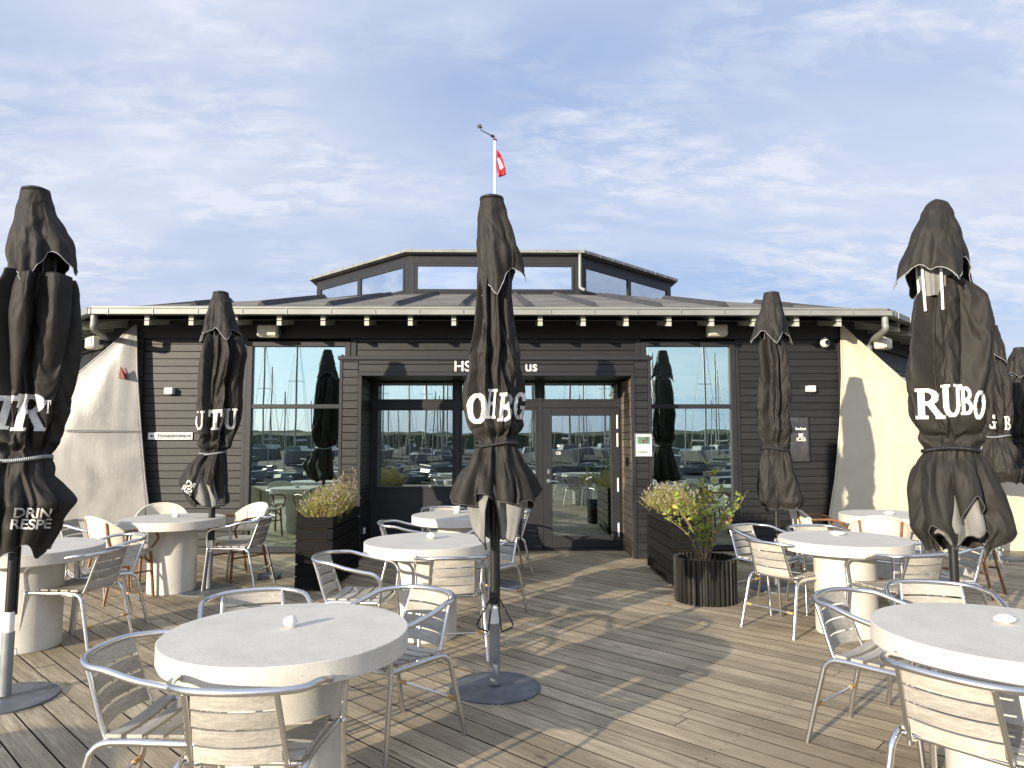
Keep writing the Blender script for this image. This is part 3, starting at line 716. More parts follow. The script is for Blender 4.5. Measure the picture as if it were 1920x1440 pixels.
# ------------------------------------------------------------------ flagpole and wind vane
fp = thing('flagpole', 'white flagpole on the roof lantern with a dark red button top', 'flagpole', (0, CY, 6.7))
ptop = at_y(928, 264, CY); x_ = ptop.x
mb = MB(); mb.tube([(0, 0, 0), (x_, 0, ptop.z-6.7)], [.05, .036], 12); mb.build('pole', M['polew'], fp)
mb = MB(); ball(mb, (x_, 0, ptop.z-6.7+.03), .07, 12, (1, 1, .5)); mb.build('finial', M['redmetal'], fp)
vn = thing('wind_vane', 'black wind vane arm with cups on top of the flagpole', 'wind vane', (x_, CY, ptop.z+.1))
def rel(px, py): p = at_y(px, py, CY); return Vector((p.x-x_, 0, p.z-ptop.z-.1))
mb = MB(); mb.tube([(0, 0, -.04), rel(924, 256)], .02, 8); mb.tube([rel(925, 256), rel(902, 244), rel(901, 238)], .017, 6); mb.tube([rel(927, 257), rel(921, 254)], .045, 8); mb.build('arm', M['blackmetal'], vn)
mb = MB()
for (a, b_) in (((896, 235), (898, 240)), ((899, 233), (901, 238))): mb.tube([rel(*a), rel(*b_)], .035, 8)
mb.tube([rel(900, 239), rel(904, 238.5)], .03, 6); mb.build('cup', M['blackmetal'], vn)
fl = MB(); rows = []
F = [(281, 931, 931.5), (290, 931, 938), (300, 931, 943), (312, 931, 946.5), (322, 932, 948.5), (327, 935, 948.5), (331, 934, 937)]
vs = []; fs = []; nn = 6
for i, (y, l, r) in enumerate(F):
    for k in range(nn+1):
        p = at_y(l+(r-l)*k/nn, y, CY); vs.append((p.x, CY+.06*sin(k*1.7+i*.6), p.z))
for i in range(len(F)-1):
    for k in range(nn): fs.append((i*(nn+1)+k, (i+1)*(nn+1)+k, (i+1)*(nn+1)+k+1, i*(nn+1)+k+1))
fl.add(vs, fs, None, True); o = fl.build('flag', M['red']); tag(o, 'small red flag hanging limp from the white flagpole', 'flag')
st = MB()
for (a, b_, c_, d_) in (((932.5, 297), (934.5, 296), (941, 317), (938, 318)), ((935.5, 294), (936.5, 296), (944, 314), (942, 316))):
    st.add([at_y(q[0], q[1], CY-.09) for q in (a, b_, c_, d_)], [(0, 1, 2, 3)])
stp = st.build('stripe', M['white']); stp.parent = o
# ------------------------------------------------------------------ umbrellas
def lerp(a, b, t): return a+(b-a)*t
def sstep(a, b, x):
    t = max(0, min(1, (x-a)/(b-a))); return t*t*(3-2*t)
def interp(tab, z):
    """tab sorted descending z: (z, cx, hw) smooth"""
    if z >= tab[0][0]: return tab[0][1:]
    if z <= tab[-1][0]: return tab[-1][1:]
    for i in range(len(tab)-1):
        a, b = tab[i], tab[i+1]
        if a[0] >= z >= b[0]:
            t = (a[0]-z)/(a[0]-b[0]); t = t*t*(3-2*t)*.5+t*.5
            return lerp(a[1], b[1], t), lerp(a[2], b[2], t)
def inside_glyph(ch, u, v):
    """bold slab serif letters in a unit-high box, u in [0,w]"""
    def ell(cx, cy, rx, ry): return ((u-cx)/rx)**2+((v-cy)/ry)**2 < 1
    bx = lambda a, b, c, d: a <= u <= b and c <= v <= d
    if ch == 'O': return ell(.42, .5, .42, .52) and not ell(.42, .5, .17, .36)
    if ch == 'U': return bx(0, .42, .9, 1) or bx(.55, .92, .9, 1) or (bx(.09, .33, .35, 1)) or bx(.64, .80, .35, 1) or (v < .36 and ell(.445, .36, .355, .38) and not ell(.485, .36, .155, .24))
    if ch == 'T': return bx(0, .84, .84, 1) or bx(.30, .54, 0, 1) or bx(.16, .68, 0, .1) or bx(0, .12, .66, 1) or bx(.72, .84, .66, 1)
    if ch == 'B': return bx(0, .40, .9, 1) or bx(0, .40, 0, .1) or bx(.09, .33, 0, 1) or (u > .33 and ((ell(.38, .74, .38, .265) and not ell(.38, .74, .15, .15)) or (ell(.38, .27, .45, .28) and not ell(.38, .27, .2, .15))))
    if ch == 'R': return bx(0, .40, .9, 1) or bx(0, .42, 0, .1) or bx(.09, .33, 0, 1) or (u > .33 and ell(.38, .73, .42, .28) and not ell(.38, .73, .18, .15)) or (v < .5 and .36+(.5-v)*.75 < u < .62+(.5-v)*.75) or bx(.66, .98, 0, .1)
    if ch == 'G': return (ell(.45, .5, .45, .52) and not ell(.45, .5, .2, .36) and not bx(.5, 1, .42, .68)) or bx(.5, .95, .38, .50) or bx(.64, .86, .0, .45) or bx(.72, .86, .68, 1)
    if ch == 'F': return bx(0, .42, 0, .1) or bx(.09, .33, 0, 1) or bx(0, .8, .88, 1) or bx(.68, .8, .66, 1) or bx(.33, .6, .44, .57)
    if ch == 'H': return bx(.09, .31, 0, 1) or bx(.55, .77, 0, 1) or bx(0, .4, 0, .1) or bx(0, .4, .9, 1) or bx(.46, .86, 0, .1) or bx(.46, .86, .9, 1) or bx(.3, .6, .44, .57)
    if ch == 'D': return bx(0, .4, 0, .1) or bx(0, .4, .9, 1) or bx(.09, .33, 0, 1) or (u > .33 and ell(.33, .5, .5, .5) and not ell(.33, .5, .26, .38))
    return False
from mathutils.bvhtree import BVHTree
CLOTHS = []; FIN = []
SIM_FRAMES = 16
def cloth(o, weights, shrink=-.10, bend=.6, stiff=25, grav=1.0):
    vg = o.vertex_groups.new(name='pin')
    for w_, idx in weights.items():
        if idx: vg.add(idx, w_, 'REPLACE')
    m = o.modifiers.new('cloth', 'CLOTH'); c = m.settings; c.quality = 6; c.mass = .25; c.air_damping = 3
    c.tension_stiffness = stiff; c.compression_stiffness = stiff; c.shear_stiffness = stiff*.5; c.bending_stiffness = bend
    c.tension_damping = 8; c.compression_damping = 8; c.shear_damping = 8; c.bending_damping = 1
    c.vertex_group_mass = 'pin'; c.pin_stiffness = 1.0; c.shrink_min = shrink; c.shrink_max = shrink; c.effector_weights.gravity = grav
    m.collision_settings.use_collision = False; m.collision_settings.use_self_collision = False
    m.point_cache.frame_start = 1; m.point_cache.frame_end = SIM_FRAMES+1
    CLOTHS.append(o)
def simulate():
    sc.frame_start = 1; sc.frame_end = SIM_FRAMES+1
    for f in range(1, SIM_FRAMES+1): sc.frame_set(f)
    dg = bpy.context.evaluated_depsgraph_get(); res = []
    for o in CLOTHS:
        ev = o.evaluated_get(dg); me = bpy.data.meshes.new_from_object(ev, preserve_all_data_layers=True, depsgraph=dg); res.append((o, me))
    for o, me in res:
        nm = o.data.name; o.modifiers.clear(); o.vertex_groups.clear(); o.data = me; me.name = nm
        sb_ = o.modifiers.new('smooth_surface', 'SUBSURF'); sb_.levels = 1; sb_.render_levels = 1
        sd = o.modifiers.new('thickness', 'SOLIDIFY'); sd.thickness = .003; sd.offset = -1
    sc.frame_set(1)
    for f in FIN: f()
def umbrella(base, depth, top, collar, body, tie, label, seed, letters=(), small=(), ang=.5, hem=.07, capr=.075, lining=(), twist=1.2, nf=8, cseed=.4, camp=.12, belt='blackmetal', handles=False, low=1.0, skirtamp=.36, htilt=0.0, tuck=.10, notches=(), inner=None, detail=True):
    """collar/body: [(py, left px, right px)] read at the pole's depth; letters: (char, px left, py top, py bottom, width factor, slant)"""
    B = Vector((base[0], base[1], 0)); Y = depth
    t = thing('folded_umbrella', label, 'umbrella', B, 0, 'folded terrace umbrellas')
    def conv(rows):
        out = []
        for (py, l, r) in rows:
            a, b_ = at_y(l, py, Y), at_y(r, py, Y); out.append((a.z, (a.x+b_.x)/2-B.x, (b_.x-a.x)/2))
        return out
    ct, bt = conv(collar), conv(body); zt = at_y(928, top, Y).z; ztie = at_y(928, tie, Y).z
    zbot = bt[-1][0]; rng = random.Random(seed)
    ph0 = rng.uniform(0, 6)
    tilt = (ct[0][1])
    nb = max(5, round(nf*.75))
    def warp(th, k): return th+.38*sin(th+ph0*k)+.16*sin(2*th+ph0*1.3*k+1)
    def pin_fold(ph, p=1.0):
        q = (ph/(2*pi)) % 1.0
        return (q/.90)**p if q < .90 else ((1-q)/.10)
    tris = []
    for k_ in range(8):
        an_ = rng.uniform(-.55, .55)+(.0 if k_ < 6 else rng.choice((-.8, .8))); wl = rng.uniform(.30, .62)*(.8 if k_ < 6 else 1.2)
        tris.append((cos(an_)/wl, sin(an_)/wl, rng.uniform(0, 9), wl*rng.uniform(.05, .085), rng.uniform(0, 50)))
    def crump(th, z):
        d = 0
        for (kx, kz, c0_, am, sd_) in tris:
            # three period-safe arc coordinates keep the creases continuous round the bundle
            q = kx*.22*(sin(th+sd_)*1.6+.5*sin(2*th+sd_*2))+kz*z+c0_; tr_ = 2*abs(q-math.floor(q+.5))
            ms = sstep(-.15, .35, noise.noise(Vector((cos(th)*1.2+sd_, sin(th)*1.2, z*1.6+sd_))))
            d += am*(tr_-.5)*ms
        return d
    def surf(th, z):
        cx, hw = interp(bt, z)
        dz = z-ztie
        sk = sstep(.01, -.16, dz); pin = math.exp(-(dz/.045)**2); fan = math.exp(-abs(dz)/.16)
        drift = twist*dz*.55+.35*noise.noise(Vector((seed*3.1, z*.8, 0)))
        w = warp(th, 1)
        up = 1.04-.58*(1-pin_fold(nb*w+ph0+drift*2.2, .45))-.30*(1-abs(sin(nb*.5*warp(th, 2)+ph0*2-drift)))**3.2
        w2 = warp(th, 3)
        g = abs(sin((nf-1)*.5*w2+ph0*1.7+.5*dz)); gp = pin_fold((nf-2)*w2+ph0*2.2, .7)
        grow = min(1, max(0, -dz)/.30)
        dn = 1-skirtamp*(.35+.65*grow)*(1-g)**1.2-.16*(1-gp)
        r = lerp(up, dn, sk)
        r *= 1-.10*fan*(1-abs(sin(11*w+ph0)))
        r = lerp(r, .97-.05*(.5+.5*cos(24*th+ph0)), pin*.8)
        r *= hw*(.99+.04*noise.noise(Vector((cos(th)*1.4, sin(th)*1.4, z*1.3+seed))))
        r += .6*crump(th, z)*(1-.8*pin)*min(1, hw/.17)+.002*noise.noise(Vector((cos(th)*11, sin(th)*11, z*8)))
        return Vector((cx+r*cos(th), r*.86*sin(th)+.0, z))
    def hemz(th):
        z1 = zbot+hem*(.9*noise.noise(Vector((cos(th)*2.0, sin(th)*2.0, seed+5)))-.45*(1-abs(sin((nf-1)*.5*warp(th, 3)+ph0*1.7)))+.15-.3*max(0, -sin(th)))
        for (tc, wd, hh) in notches:
            d = (th-tc+pi) % (2*pi)-pi
            z1 += hh*max(0, 1-abs(d)/wd)**.8
        return z1
    NT, NZ = (168, 84) if detail else (110, 56)
    rowc = {}
    mb = MB(); vs = []; fs = []
    for j in range(NZ+1):
        v = j/NZ
        for i in range(NT):
            th = 2*pi*i/NT
            z0 = bt[0][0]+.05*noise.noise(Vector((cos(th)*1.6, sin(th)*1.6, seed)))
            z1 = hemz(th)
            z = lerp(z0, z1, v)
            p = surf(th, z)
            if v < .05: 
                k = 1-v/.05; p.x = lerp(p.x, interp(bt, z)[0]+(p.x-interp(bt, z)[0])*(1-tuck), k*k); p.y *= 1-tuck*k*k
            vs.append(p)
    for j in range(NZ):
        for i in range(NT): fs.append((j*NT+i, (j+1)*NT+i, (j+1)*NT+(i+1) % NT, j*NT+(i+1) % NT))
    mb.add(vs, fs, None, True); can = mb.build('canopy', M['canvas'], t)
    W = {1.0: [], .5: [], .15: [], .03: []}
    for j in range(NZ+1):
        for i in range(NT):
            q = j*NT+i; z = vs[q].z
            if j == 0 or abs(z-ztie) < .012: W[1.0].append(q)
            elif i % (NT//6) == 0 or (j < 4 and i % 4 == 0): W[.5].append(q)
            elif z < ztie or j < 4: W[.15].append(q)
            else: W[.03].append(q)
    cloth(can, W, -.045, .5, 30, .9)
    # collar (vent flap) with four hanging corners
    vs = []; fs = []; NC = 128 if detail else 96; NV = 28; zh = ct[-1][0]; z0 = ct[0][0]
    for j in range(NV+1):
        v = j/NV
        for i in range(NC):
            th = 2*pi*i/NC
            k = (1-abs(sin(2*(th-ang))))**1.15
            wv = .45*noise.noise(Vector((cos(th)*1.3+cseed*9, sin(th)*1.3, v*1.2)))
            zend = zh-camp*k+htilt*cos(th)+.35*camp*noise.noise(Vector((cos(th)*2, sin(th)*2, cseed*7)))
            z = lerp(z0, zend, v)
            cx, hw = interp(ct, lerp(z0, zh, v))
            fold = 1-.30*v**.7*(1-abs(sin(2*(th-ang)+pi/2+wv*1.2*v)))**1.5*(.4+.6*v)-.07*v*(1-abs(sin(5*(th-ang)+wv*4)))
            fold *= lerp(1, .80+.24*k, v)
            r = hw*fold*(1.02+.05*v*noise.noise(Vector((cos(th)*2.2, sin(th)*2.2, z*2+seed))))+.8*crump(th, z)*min(1, v*1.6)
            vs.append(Vector((cx+r*cos(th), .9*r*sin(th), z)))
    for j in range(NV):
        for i in range(NC): fs.append((j*NC+i, (j+1)*NC+i, (j+1)*NC+(i+1) % NC, j*NC+(i+1) % NC))
    if capr == 0:
        vs.append(Vector((ct[0][1], 0, z0+.012))); fs += [(len(vs)-1, i, (i+1) % NC) for i in range(NC)]
    mb = MB(); mb.add(vs, fs, None, True); col = mb.build('vent_flap', M['canvas'], t)
    W = {1.0: list(range(NC*2)), .7: [], .22: []}
    if capr == 0: W[1.0].append(len(vs)-1)
    for j in range(2, NV+1):
        for i in range(NC):
            W[.7 if abs((((2*pi*i/NC)-ang+pi/4) % (pi/2))-pi/4) < .05 or (j == NV and i % 8 == 0) else .22].append(j*NC+i)
    cloth(col, W, -.015, .5, 30, .5)
    def fin_col():
        hp = MB(); hp.tube([col.data.vertices[NV*NC+i].co.copy() for i in range(NC)], .003, 6, closed=True); hp.build('piping', M['piping'], col)
        hp = MB(); hp.tube([can.data.vertices[NZ*NT+i].co.copy() for i in range(NT)], .0025, 6, closed=True); hp.build('piping', M['pipedark'], can)
    FIN.append(fin_col)
    # grey under-lining showing between flap and canopy (the underside of the flap)
    cx, hw = interp(ct, zh+.10)
    mb = MB(); lv = []; 
    for j in range(9):
        v = j/8
        for i in range(80):
            th = 2*pi*i/80; z = lerp(zh+.05, bt[0][0]-.10, v); r = hw*.50*(1-.25*abs(sin(4*th+seed)))*(1-.15*v)
            lv.append(Vector((cx+r*cos(th), .8*r*sin(th), z)))
    mb.add(lv, [(j*80+i, (j+1)*80+i, (j+1)*80+(i+1) % 80, j*80+(i+1) % 80) for j in range(8) for i in range(80)], None, True)
    mb.build('lining', M['lining'] if capr == 0 else M['canvas'], t)
    # ribs seen in the gap
    for k in range(6):
        th = 2*pi*k/6+.3; mb = MB(); mb.tube([(cx+.50*hw*cos(th), .45*hw*sin(th), zh+.10), (cx*.8+.46*hw*cos(th), .4*hw*sin(th), bt[0][0]-.2)], .009, 6)
        mb.build('rib', M['polew'] if capr == 0 else M['blackmetal'], t)
    if capr:
        mb = MB(); mb.lathe([(.0, .022), (capr*.7, .020), (capr*1.05, .008), (capr*1.08, -.004), (capr*.95, -.012), (0, -.012)], 32, (ct[0][1], 0, zt-.02)); mb.build('cap', M['blackmetal'], t)
    # belt
    mb = MB(); P = []
    for i in range(90):
        th = 2*pi*i/90; cx, hw = interp(bt, ztie); P.append((cx+hw*1.03*cos(th), .89*hw*sin(th), ztie+.012*sin(th*2+seed)))
    for i in range(90):
        a, b_ = Vector(P[i]), Vector(P[(i+1) % 90]); up = Vector((0, 0, .011)); mb.add([a-up, b_-up, b_+up, a+up], [(0, 1, 2, 3)], .5, True)
    o = mb.build('belt', M[belt], t); sd = o.modifiers.new('thickness', 'SOLIDIFY'); sd.thickness = .004
    # pale lining hanging out of the skirt
    if inner:
        yb, cuts, rin = inner; zi = at_y(928, yb, Y).z; mb = MB(); lv = []; n1, n2 = 24, 110; ztop_ = ztie-.10; cx0, hw0 = interp(bt, zbot+.05)
        for j in range(n1+1):
            v = j/n1
            for i in range(n2):
                th = 2*pi*i/n2; zb_ = zi+.10*noise.noise(Vector((cos(th)*1.8, sin(th)*1.8, seed+9)))
                for (tc, wd, hh) in cuts:
                    d = (th-tc+pi) % (2*pi)-pi; zb_ += hh*sstep(0, 1, 1-abs(d)/wd)
                z = lerp(ztop_, zb_, v); cx, hw = interp(bt, max(z, zbot)); k = max(0, min(1, (zbot-z)/.35))
                r = hw*lerp(rin, rin*.62, k)*(1-.30*(1-abs(sin(2.5*warp(th, 4)+seed+z*2)))-.12*(1-abs(sin(4.5*warp(th, 2)+seed*2-z*3))))
                lv.append(Vector((cx+r*cos(th), .9*r*sin(th), z)))
        mb.add(lv, [(j*n2+i, (j+1)*n2+i, (j+1)*n2+(i+1) % n2, j*n2+(i+1) % n2) for j in range(n1) for i in range(n2)], None, True)
        lo = mb.build('lining', M['lining'], t)
        cloth(lo, {1.0: list(range(n2*2)), .3: [j*n2+i for j in range(2, n1+1) for i in range(0, n2, 5)]}, -.04, .5, 30, .7)
        def fin_lin():
            hp = MB(); hp.tube([lo.data.vertices[n1*n2+i].co.copy() for i in range(n2)], .004, 6, closed=True); hp.build('piping', M['blackmetal'], lo)
        FIN.append(fin_lin)
    # letters printed on the cloth
    dist = sqrt(B.x**2+B.y**2); dh = Vector((B.x/dist, B.y/dist, 0)); uh = Vector((dh.y, -dh.x, 0))
    def onsurf(uu, z, off):
        hit = rowc['bvh'].ray_cast(uh*uu-dh*1.5+Vector((0, 0, z)), dh, 1.6)
        if hit[0] is None: return None
        best = hit[0].x*dh.x+hit[0].y*dh.y
        return uh*uu+dh*(best-off)+Vector((0, 0, z))
    def toprint(px, py):
        p = at_y(px, py, Y); rel_ = p-Vector((B.x, B.y, 0)); uu = rel_.x*uh.x+rel_.y*uh.y; hwl = interp(bt, p.z)[1]; k = (dist-.75*hwl)/(dist+rel_.x*dh.x+rel_.y*dh.y)
        return uu*k, HC+(p.z-HC)*k
    def fin_letters():
        dgx = bpy.context.evaluated_depsgraph_get(); rowc['bvh'] = BVHTree.FromObject(can, dgx)
        if letters:
            mb = MB()
            for (ch, pl, pt, pb, wf, sl) in letters:
                _, zt_ = toprint(pl, pt); x0, z0_ = toprint(pl, pb); hgt = zt_-z0_; cell = .0035
                nu = int(hgt*wf/cell)+1; nv = int(hgt/cell)+1; idx = {}; lv = []; lf = []
                def vid(i, j):
                    if (i, j) not in idx:
                        idx[(i, j)] = len(lv); zz_ = z0_+j*cell; lv.append(onsurf(x0+i*cell+sl*j*cell, zz_, .005))
                    return idx[(i, j)]
                for i in range(nu):
                    for j in range(nv):
                        if inside_glyph(ch, (i+.5)*cell/hgt/wf*(.98), (j+.5)*cell/hgt):
                            f_ = (vid(i, j), vid(i+1, j), vid(i+1, j+1), vid(i, j+1))
                            if all(lv[q_] is not None for q_ in f_) and max((lv[f_[0]]-lv[f_[1]]).length, (lv[f_[0]]-lv[f_[2]]).length, (lv[f_[1]]-lv[f_[2]]).length) < cell*7: lf.append(f_)
                lv = [v_ if v_ is not None else Vector((0, 0, 1)) for v_ in lv]
                if lf: mb.add(lv, lf, None, True)
            mb.build('lettering', M['print'], can)
        for (s, px, py, sz, rot) in small:
            ax_, az_ = toprint(px, py); tv, tf = textmesh(s, sz, .0015, .95); bm = bmesh.new(); bv = [bm.verts.new(v) for v in tv]
            for f in tf:
                try: bm.faces.new([bv[i] for i in f])
                except Exception: pass
            bmesh.ops.triangulate(bm, faces=bm.faces[:])
            for _ in range(2): bmesh.ops.subdivide_edges(bm, edges=[e for e in bm.edges if e.calc_length() > .012], cuts=1)
            bmesh.ops.triangulate(bm, faces=bm.faces[:]); bm.verts.index_update(); mb = MB(); lv = []
            for v in bm.verts:
                x = v.co.x*cos(rot)-v.co.y*sin(rot); z = v.co.x*sin(rot)+v.co.y*cos(rot); lv.append(onsurf(ax_+x, az_+z, .006))
            ff_ = [[v.index for v in f.verts] for f in bm.faces]; ff_ = [f for f in ff_ if all(lv[q] is not None for q in f) and max((lv[f[0]]-lv[f[1]]).length, (lv[f[0]]-lv[f[2]]).length) < .05]
            lv = [v_ if v_ is not None else Vector((0, 0, 1)) for v_ in lv]; mb.add(lv, ff_, None, True); bm.free(); mb.build('lettering', M['print'], can)

    if letters or small: FIN.append(fin_letters)
    # pole, sleeve, base
    def tx(z): return tilt*z/zt
    mb = MB(); mb.tube([(tx(.50), 0, .50), (tx(zt), 0, zt-.05)], .027, 16); mb.tube([(tx(.5)+.030, .012, .50), (tx(1.3)+.030, .012, 1.3)], .008, 6); mb.build('pole', M['blackmetal'], t)
    mb = MB(); mb.tube([(tx(.028), 0, .028), (tx(.40), 0, .40)], .034, 20); mb.tube([(.034, 0, .3), (.055, 0, .3), (.06, 0, .27), (.05, 0, .25)], .003, 6); mb.build('sleeve', M['steel'], t)
    mb = MB(); mb.tube([(tx(.40), 0, .40), (tx(.52), 0, .52)], .029, 16); mb.build('pole_label', M['white'], t)
    mb = MB(); mb.lathe([(0, .016), (.284, .013), (.288, .010), (.288, .001)], 72); mb.build('base_plate', M['base'], t)
    if handles:
        for (s, yo) in ((-1, -.03), (1, -.035)):
            mb = MB(); mb.tube([(s*.030, yo, .555), (s*.115, yo-.02, .400), (s*.105, yo-.025, .385), (s*.045, yo-.03, .362), (s*.040, yo-.03, .372), (s*.018, yo, .545)], .0055, 6); mb.build('handle', M['blackmetal'], t)
        mb = MB(); mb.tube([(tx(.52), 0, .52), (tx(.62), 0, .62)], .034, 14); mb.build('clamp', M['blackmetal'], t)
    return t
def floorxy(px, py): p = on_z(px, py, 0); return (p.x, p.y)
U = {}
p = floorxy(928, 1290)
umbrella(p, p[1], 368,
 [(371, 901, 943), (400, 896, 950), (450, 894, 968), (500, 893, 984), (525, 892, 988)],
 [(512, 900, 958), (540, 890, 962), (600, 885, 968), (660, 876, 980), (740, 872, 988), (790, 878, 986), (825, 890, 974), (833, 892, 970), (860, 874, 988), (895, 852, 1014), (926, 838, 1028)],
 833, 'tall black folded umbrella in the middle of the terrace before the entrance', 3.3,
 letters=[('O', 874, 737, 794, .84, 0), ('H', 911, 728, 785, .36, .08), ('B', 932, 736, 790, .60, .10), ('G', 962, 733, 785, .50, .08)],
 ang=-.15, camp=.10, cseed=.3, inner=(1004, [(-pi/2-.20, .42, .30), (0.3, .7, .1), (-.5, .25, .12)], .66), handles=True, hem=.10, htilt=.10, tuck=0)
p = floorxy(8, 1312)
umbrella(p, p[1], 358,
 [(361, 42, 92), (390, 34, 98), (430, 24, 112), (470, 14, 132), (500, 8, 142)],
 [(520, 0, 146), (545, -14, 150), (600, -22, 146), (680, -20, 132), (760, -18, 120), (820, -10, 104), (857, -4, 92), (885, -30, 108), (938, -52, 150), (975, -48, 118), (1020, -42, 96)],
 857, 'tall black folded umbrella at the left edge beside the front left table', 8.1,
 letters=[('T', -28, 740, 805, .80, .20), ('R', 18, 738, 808, .80, .15), ('T', 84, 750, 775, .4, 0)],
 small=[('DRIN\nRESPE', 60, 970, .085, -.08)],
 ang=.1, camp=.13, cseed=1.3, hem=.09, belt='steel', htilt=.08, tuck=0)
p = floorxy(1800, 1292)
umbrella(p, p[1], 375,
 [(376, 1747, 1763), (382, 1738, 1776), (400, 1728, 1785), (440, 1706, 1802), (480, 1685, 1818), (500, 1678, 1822)],
 [(528, 1735, 1822), (560, 1712, 1848), (610, 1700, 1857), (700, 1698, 1857), (770, 1704, 1852), (820, 1722, 1844), (845, 1735, 1834), (875, 1708, 1862), (920, 1702, 1878), (985, 1708, 1894), (1020, 1730, 1864)],
 845, 'tall black folded umbrella with pointed hood behind the front right table', 5.7,
 letters=[('R', 1717, 728, 786, .82, 0), ('U', 1766, 720, 782, .60, 0), ('B', 1802, 724, 778, .44, 0), ('O', 1824, 732, 786, .42, .1)],
 ang=-pi/2+.02, camp=.16, cseed=2.4, capr=0, hem=.10, inner=(1015, [(-.6, .5, .05)], .68), notches=[(-pi/2-.05, .62, .36), (-.5, .35, .22), (-2.6, .3, .14)], nf=7, twist=.4)
p = floorxy(390, 1108)
umbrella(p, p[1], 548,
 [(551, 400, 428), (570, 394, 434), (600, 380, 446), (620, 373, 454)],
 [(632, 380, 452), (660, 374, 462), (720, 368, 450), (780, 364, 446), (830, 366, 436), (848, 376, 424), (870, 345, 428), (900, 332, 431), (930, 345, 434), (942, 352, 432)],
 848, 'black folded umbrella beside the arrow sign near the left big window', 1.9,
 letters=[('U', 361, 770, 806, .60, 0), ('T', 390, 768, 806, .72, 0), ('U', 418, 766, 805, .70, 0)],
 small=[('DRIN\nRESPE', 362, 918, .085, -.5)],
 ang=.6, camp=.12, cseed=3.1, inner=(938, [], .76), notches=[(-pi/2+.2, .8, .30)], hem=.08, belt='steel')
p = floorxy(1459, 1103)
umbrella(p, p[1], 546,
 [(549, 1433, 1460), (570, 1427, 1466), (600, 1417, 1476), (625, 1410, 1483)],
 [(638, 1418, 1474), (680, 1419, 1483), (740, 1418, 1488), (800, 1418, 1488), (835, 1426, 1482), (843, 1428, 1480), (870, 1421, 1490), (910, 1418, 1503), (935, 1421, 1510), (947, 1428, 1508)],
 843, 'black folded umbrella before the dark right wall and poster', 6.6,
 ang=-pi/2-.1, camp=.12, cseed=4.2, hem=.05, nf=7, twist=.3)
p = floorxy(932, 1098)
umbrella(p, p[1], 560,
 [(563, 915, 941), (590, 908, 950), (635, 898, 960)],
 [(650, 905, 955), (700, 900, 965), (800, 900, 965), (838, 910, 955), (843, 912, 953), (870, 900, 965), (925, 893, 972), (940, 898, 966)],
 843, 'black folded umbrella hidden behind the middle umbrella, its round base showing', 2.7, ang=.3, hem=.06, detail=False)
Y7 = 9.3; b7 = at_y(1866, 900, Y7)
umbrella((b7.x, Y7), Y7, 609,
 [(611, 1845, 1868), (630, 1840, 1874), (655, 1832, 1886), (668, 1828, 1890)],
 [(680, 1838, 1880), (720, 1836, 1896), (780, 1840, 1897), (815, 1850, 1893), (820, 1852, 1891), (840, 1842, 1908), (880, 1836, 1930), (900, 1845, 1925)],
 820, 'black folded umbrella partly hidden behind the right hooded umbrella', 9.9,
 letters=[('G', 1852, 777, 804, .55, 0), ('B', 1884, 780, 806, .45, 0)], ang=.2, hem=.05, belt='steel', twist=.5)
Y8 = 11.4; b8 = at_y(1916, 900, Y8)
umbrella((b8.x, Y8), Y8, 650,
 [(652, 1902, 1920), (670, 1893, 1928), (700, 1886, 1938)],
 [(705, 1890, 1936), (760, 1888, 1940), (810, 1892, 1938), (830, 1900, 1932), (850, 1890, 1942), (890, 1888, 1950), (905, 1892, 1946)],
 830, 'black folded umbrella farthest to the right, cut by the photo edge', 4.4, ang=1.0, hem=.05, detail=False)
simulate()
# ------------------------------------------------------------------ sails
def sail(name, label, left, right, Y, m, bill, parts=None):
    y0, y1 = left[0][1], left[-1][1]
    def xl(tab, y):
        for a, b_ in zip(tab, tab[1:]):
            if a[1] <= y <= b_[1]: return lerp(a[0], b_[0], (y-a[1])/(b_[1]-a[1]))
        return tab[-1][0] if y > tab[-1][1] else tab[0][0]
    mb = MB(); vs = []; nu, nv = 50, 60
    for j in range(nv+1):
        y = lerp(y0, y1, (j/nv))
        l, r = xl(left, y), xl(right, y)
        for i in range(nu+1):
            u = i/nu; px = lerp(l, r, u); q = at_y(px, y, Y)
            d = bill*sin(pi*u)*sin(pi*min(1, j/nv))+.02*noise.noise(Vector((q.x*1.2, q.z*.5, Y)))+.012*noise.noise(Vector((q.x*6, q.z*1.5, 3)))
            vs.append(Vector((q.x, Y-d, q.z)))
    mb.add(vs, [(j*(nu+1)+i, (j+1)*(nu+1)+i, (j+1)*(nu+1)+i+1, j*(nu+1)+i+1) for j in range(nv) for i in range(nu)], None, True)
    t = thing(name, label, 'sail'); o = mb.build('sailcloth', m, t); sd = o.modifiers.new('thickness', 'SOLIDIFY'); sd.thickness = .004
    hp = MB(); hp.tube([vs[j*(nu+1)] for j in range(nv+1)], .012, 6); hp.tube([vs[j*(nu+1)+nu] for j in range(nv+1)], .012, 6); hp.build('bolt_rope', m, t)
    return t, vs, nu, nv
SL = 9.86
ls, lv_, nu, nv = sail('sail', 'grey worn see-through sail hung as a wind screen at the left building corner',
    [(254, 610), (115, 726), (-40, 856), (-60, 900), (-60, 1032)], [(256, 610), (258, 700), (264, 800), (272, 900), (279, 960), (284, 1032)], SL, M['greysail'], .12)
mb = MB(); q = [at_y(a, b_, SL-.15) for a, b_ in ((216, 708), (234, 710), (226, 686))]
for q_ in q: q_.y = min(lv_, key=lambda v: (v.x-q_.x)**2+(v.z-q_.z)**2).y-.012; mb.add(q, [(0, 1, 2)]); o = mb.build('red_mark', mat('faded_red_print', (.36, .15, .14), .7), ls)
mb = MB()
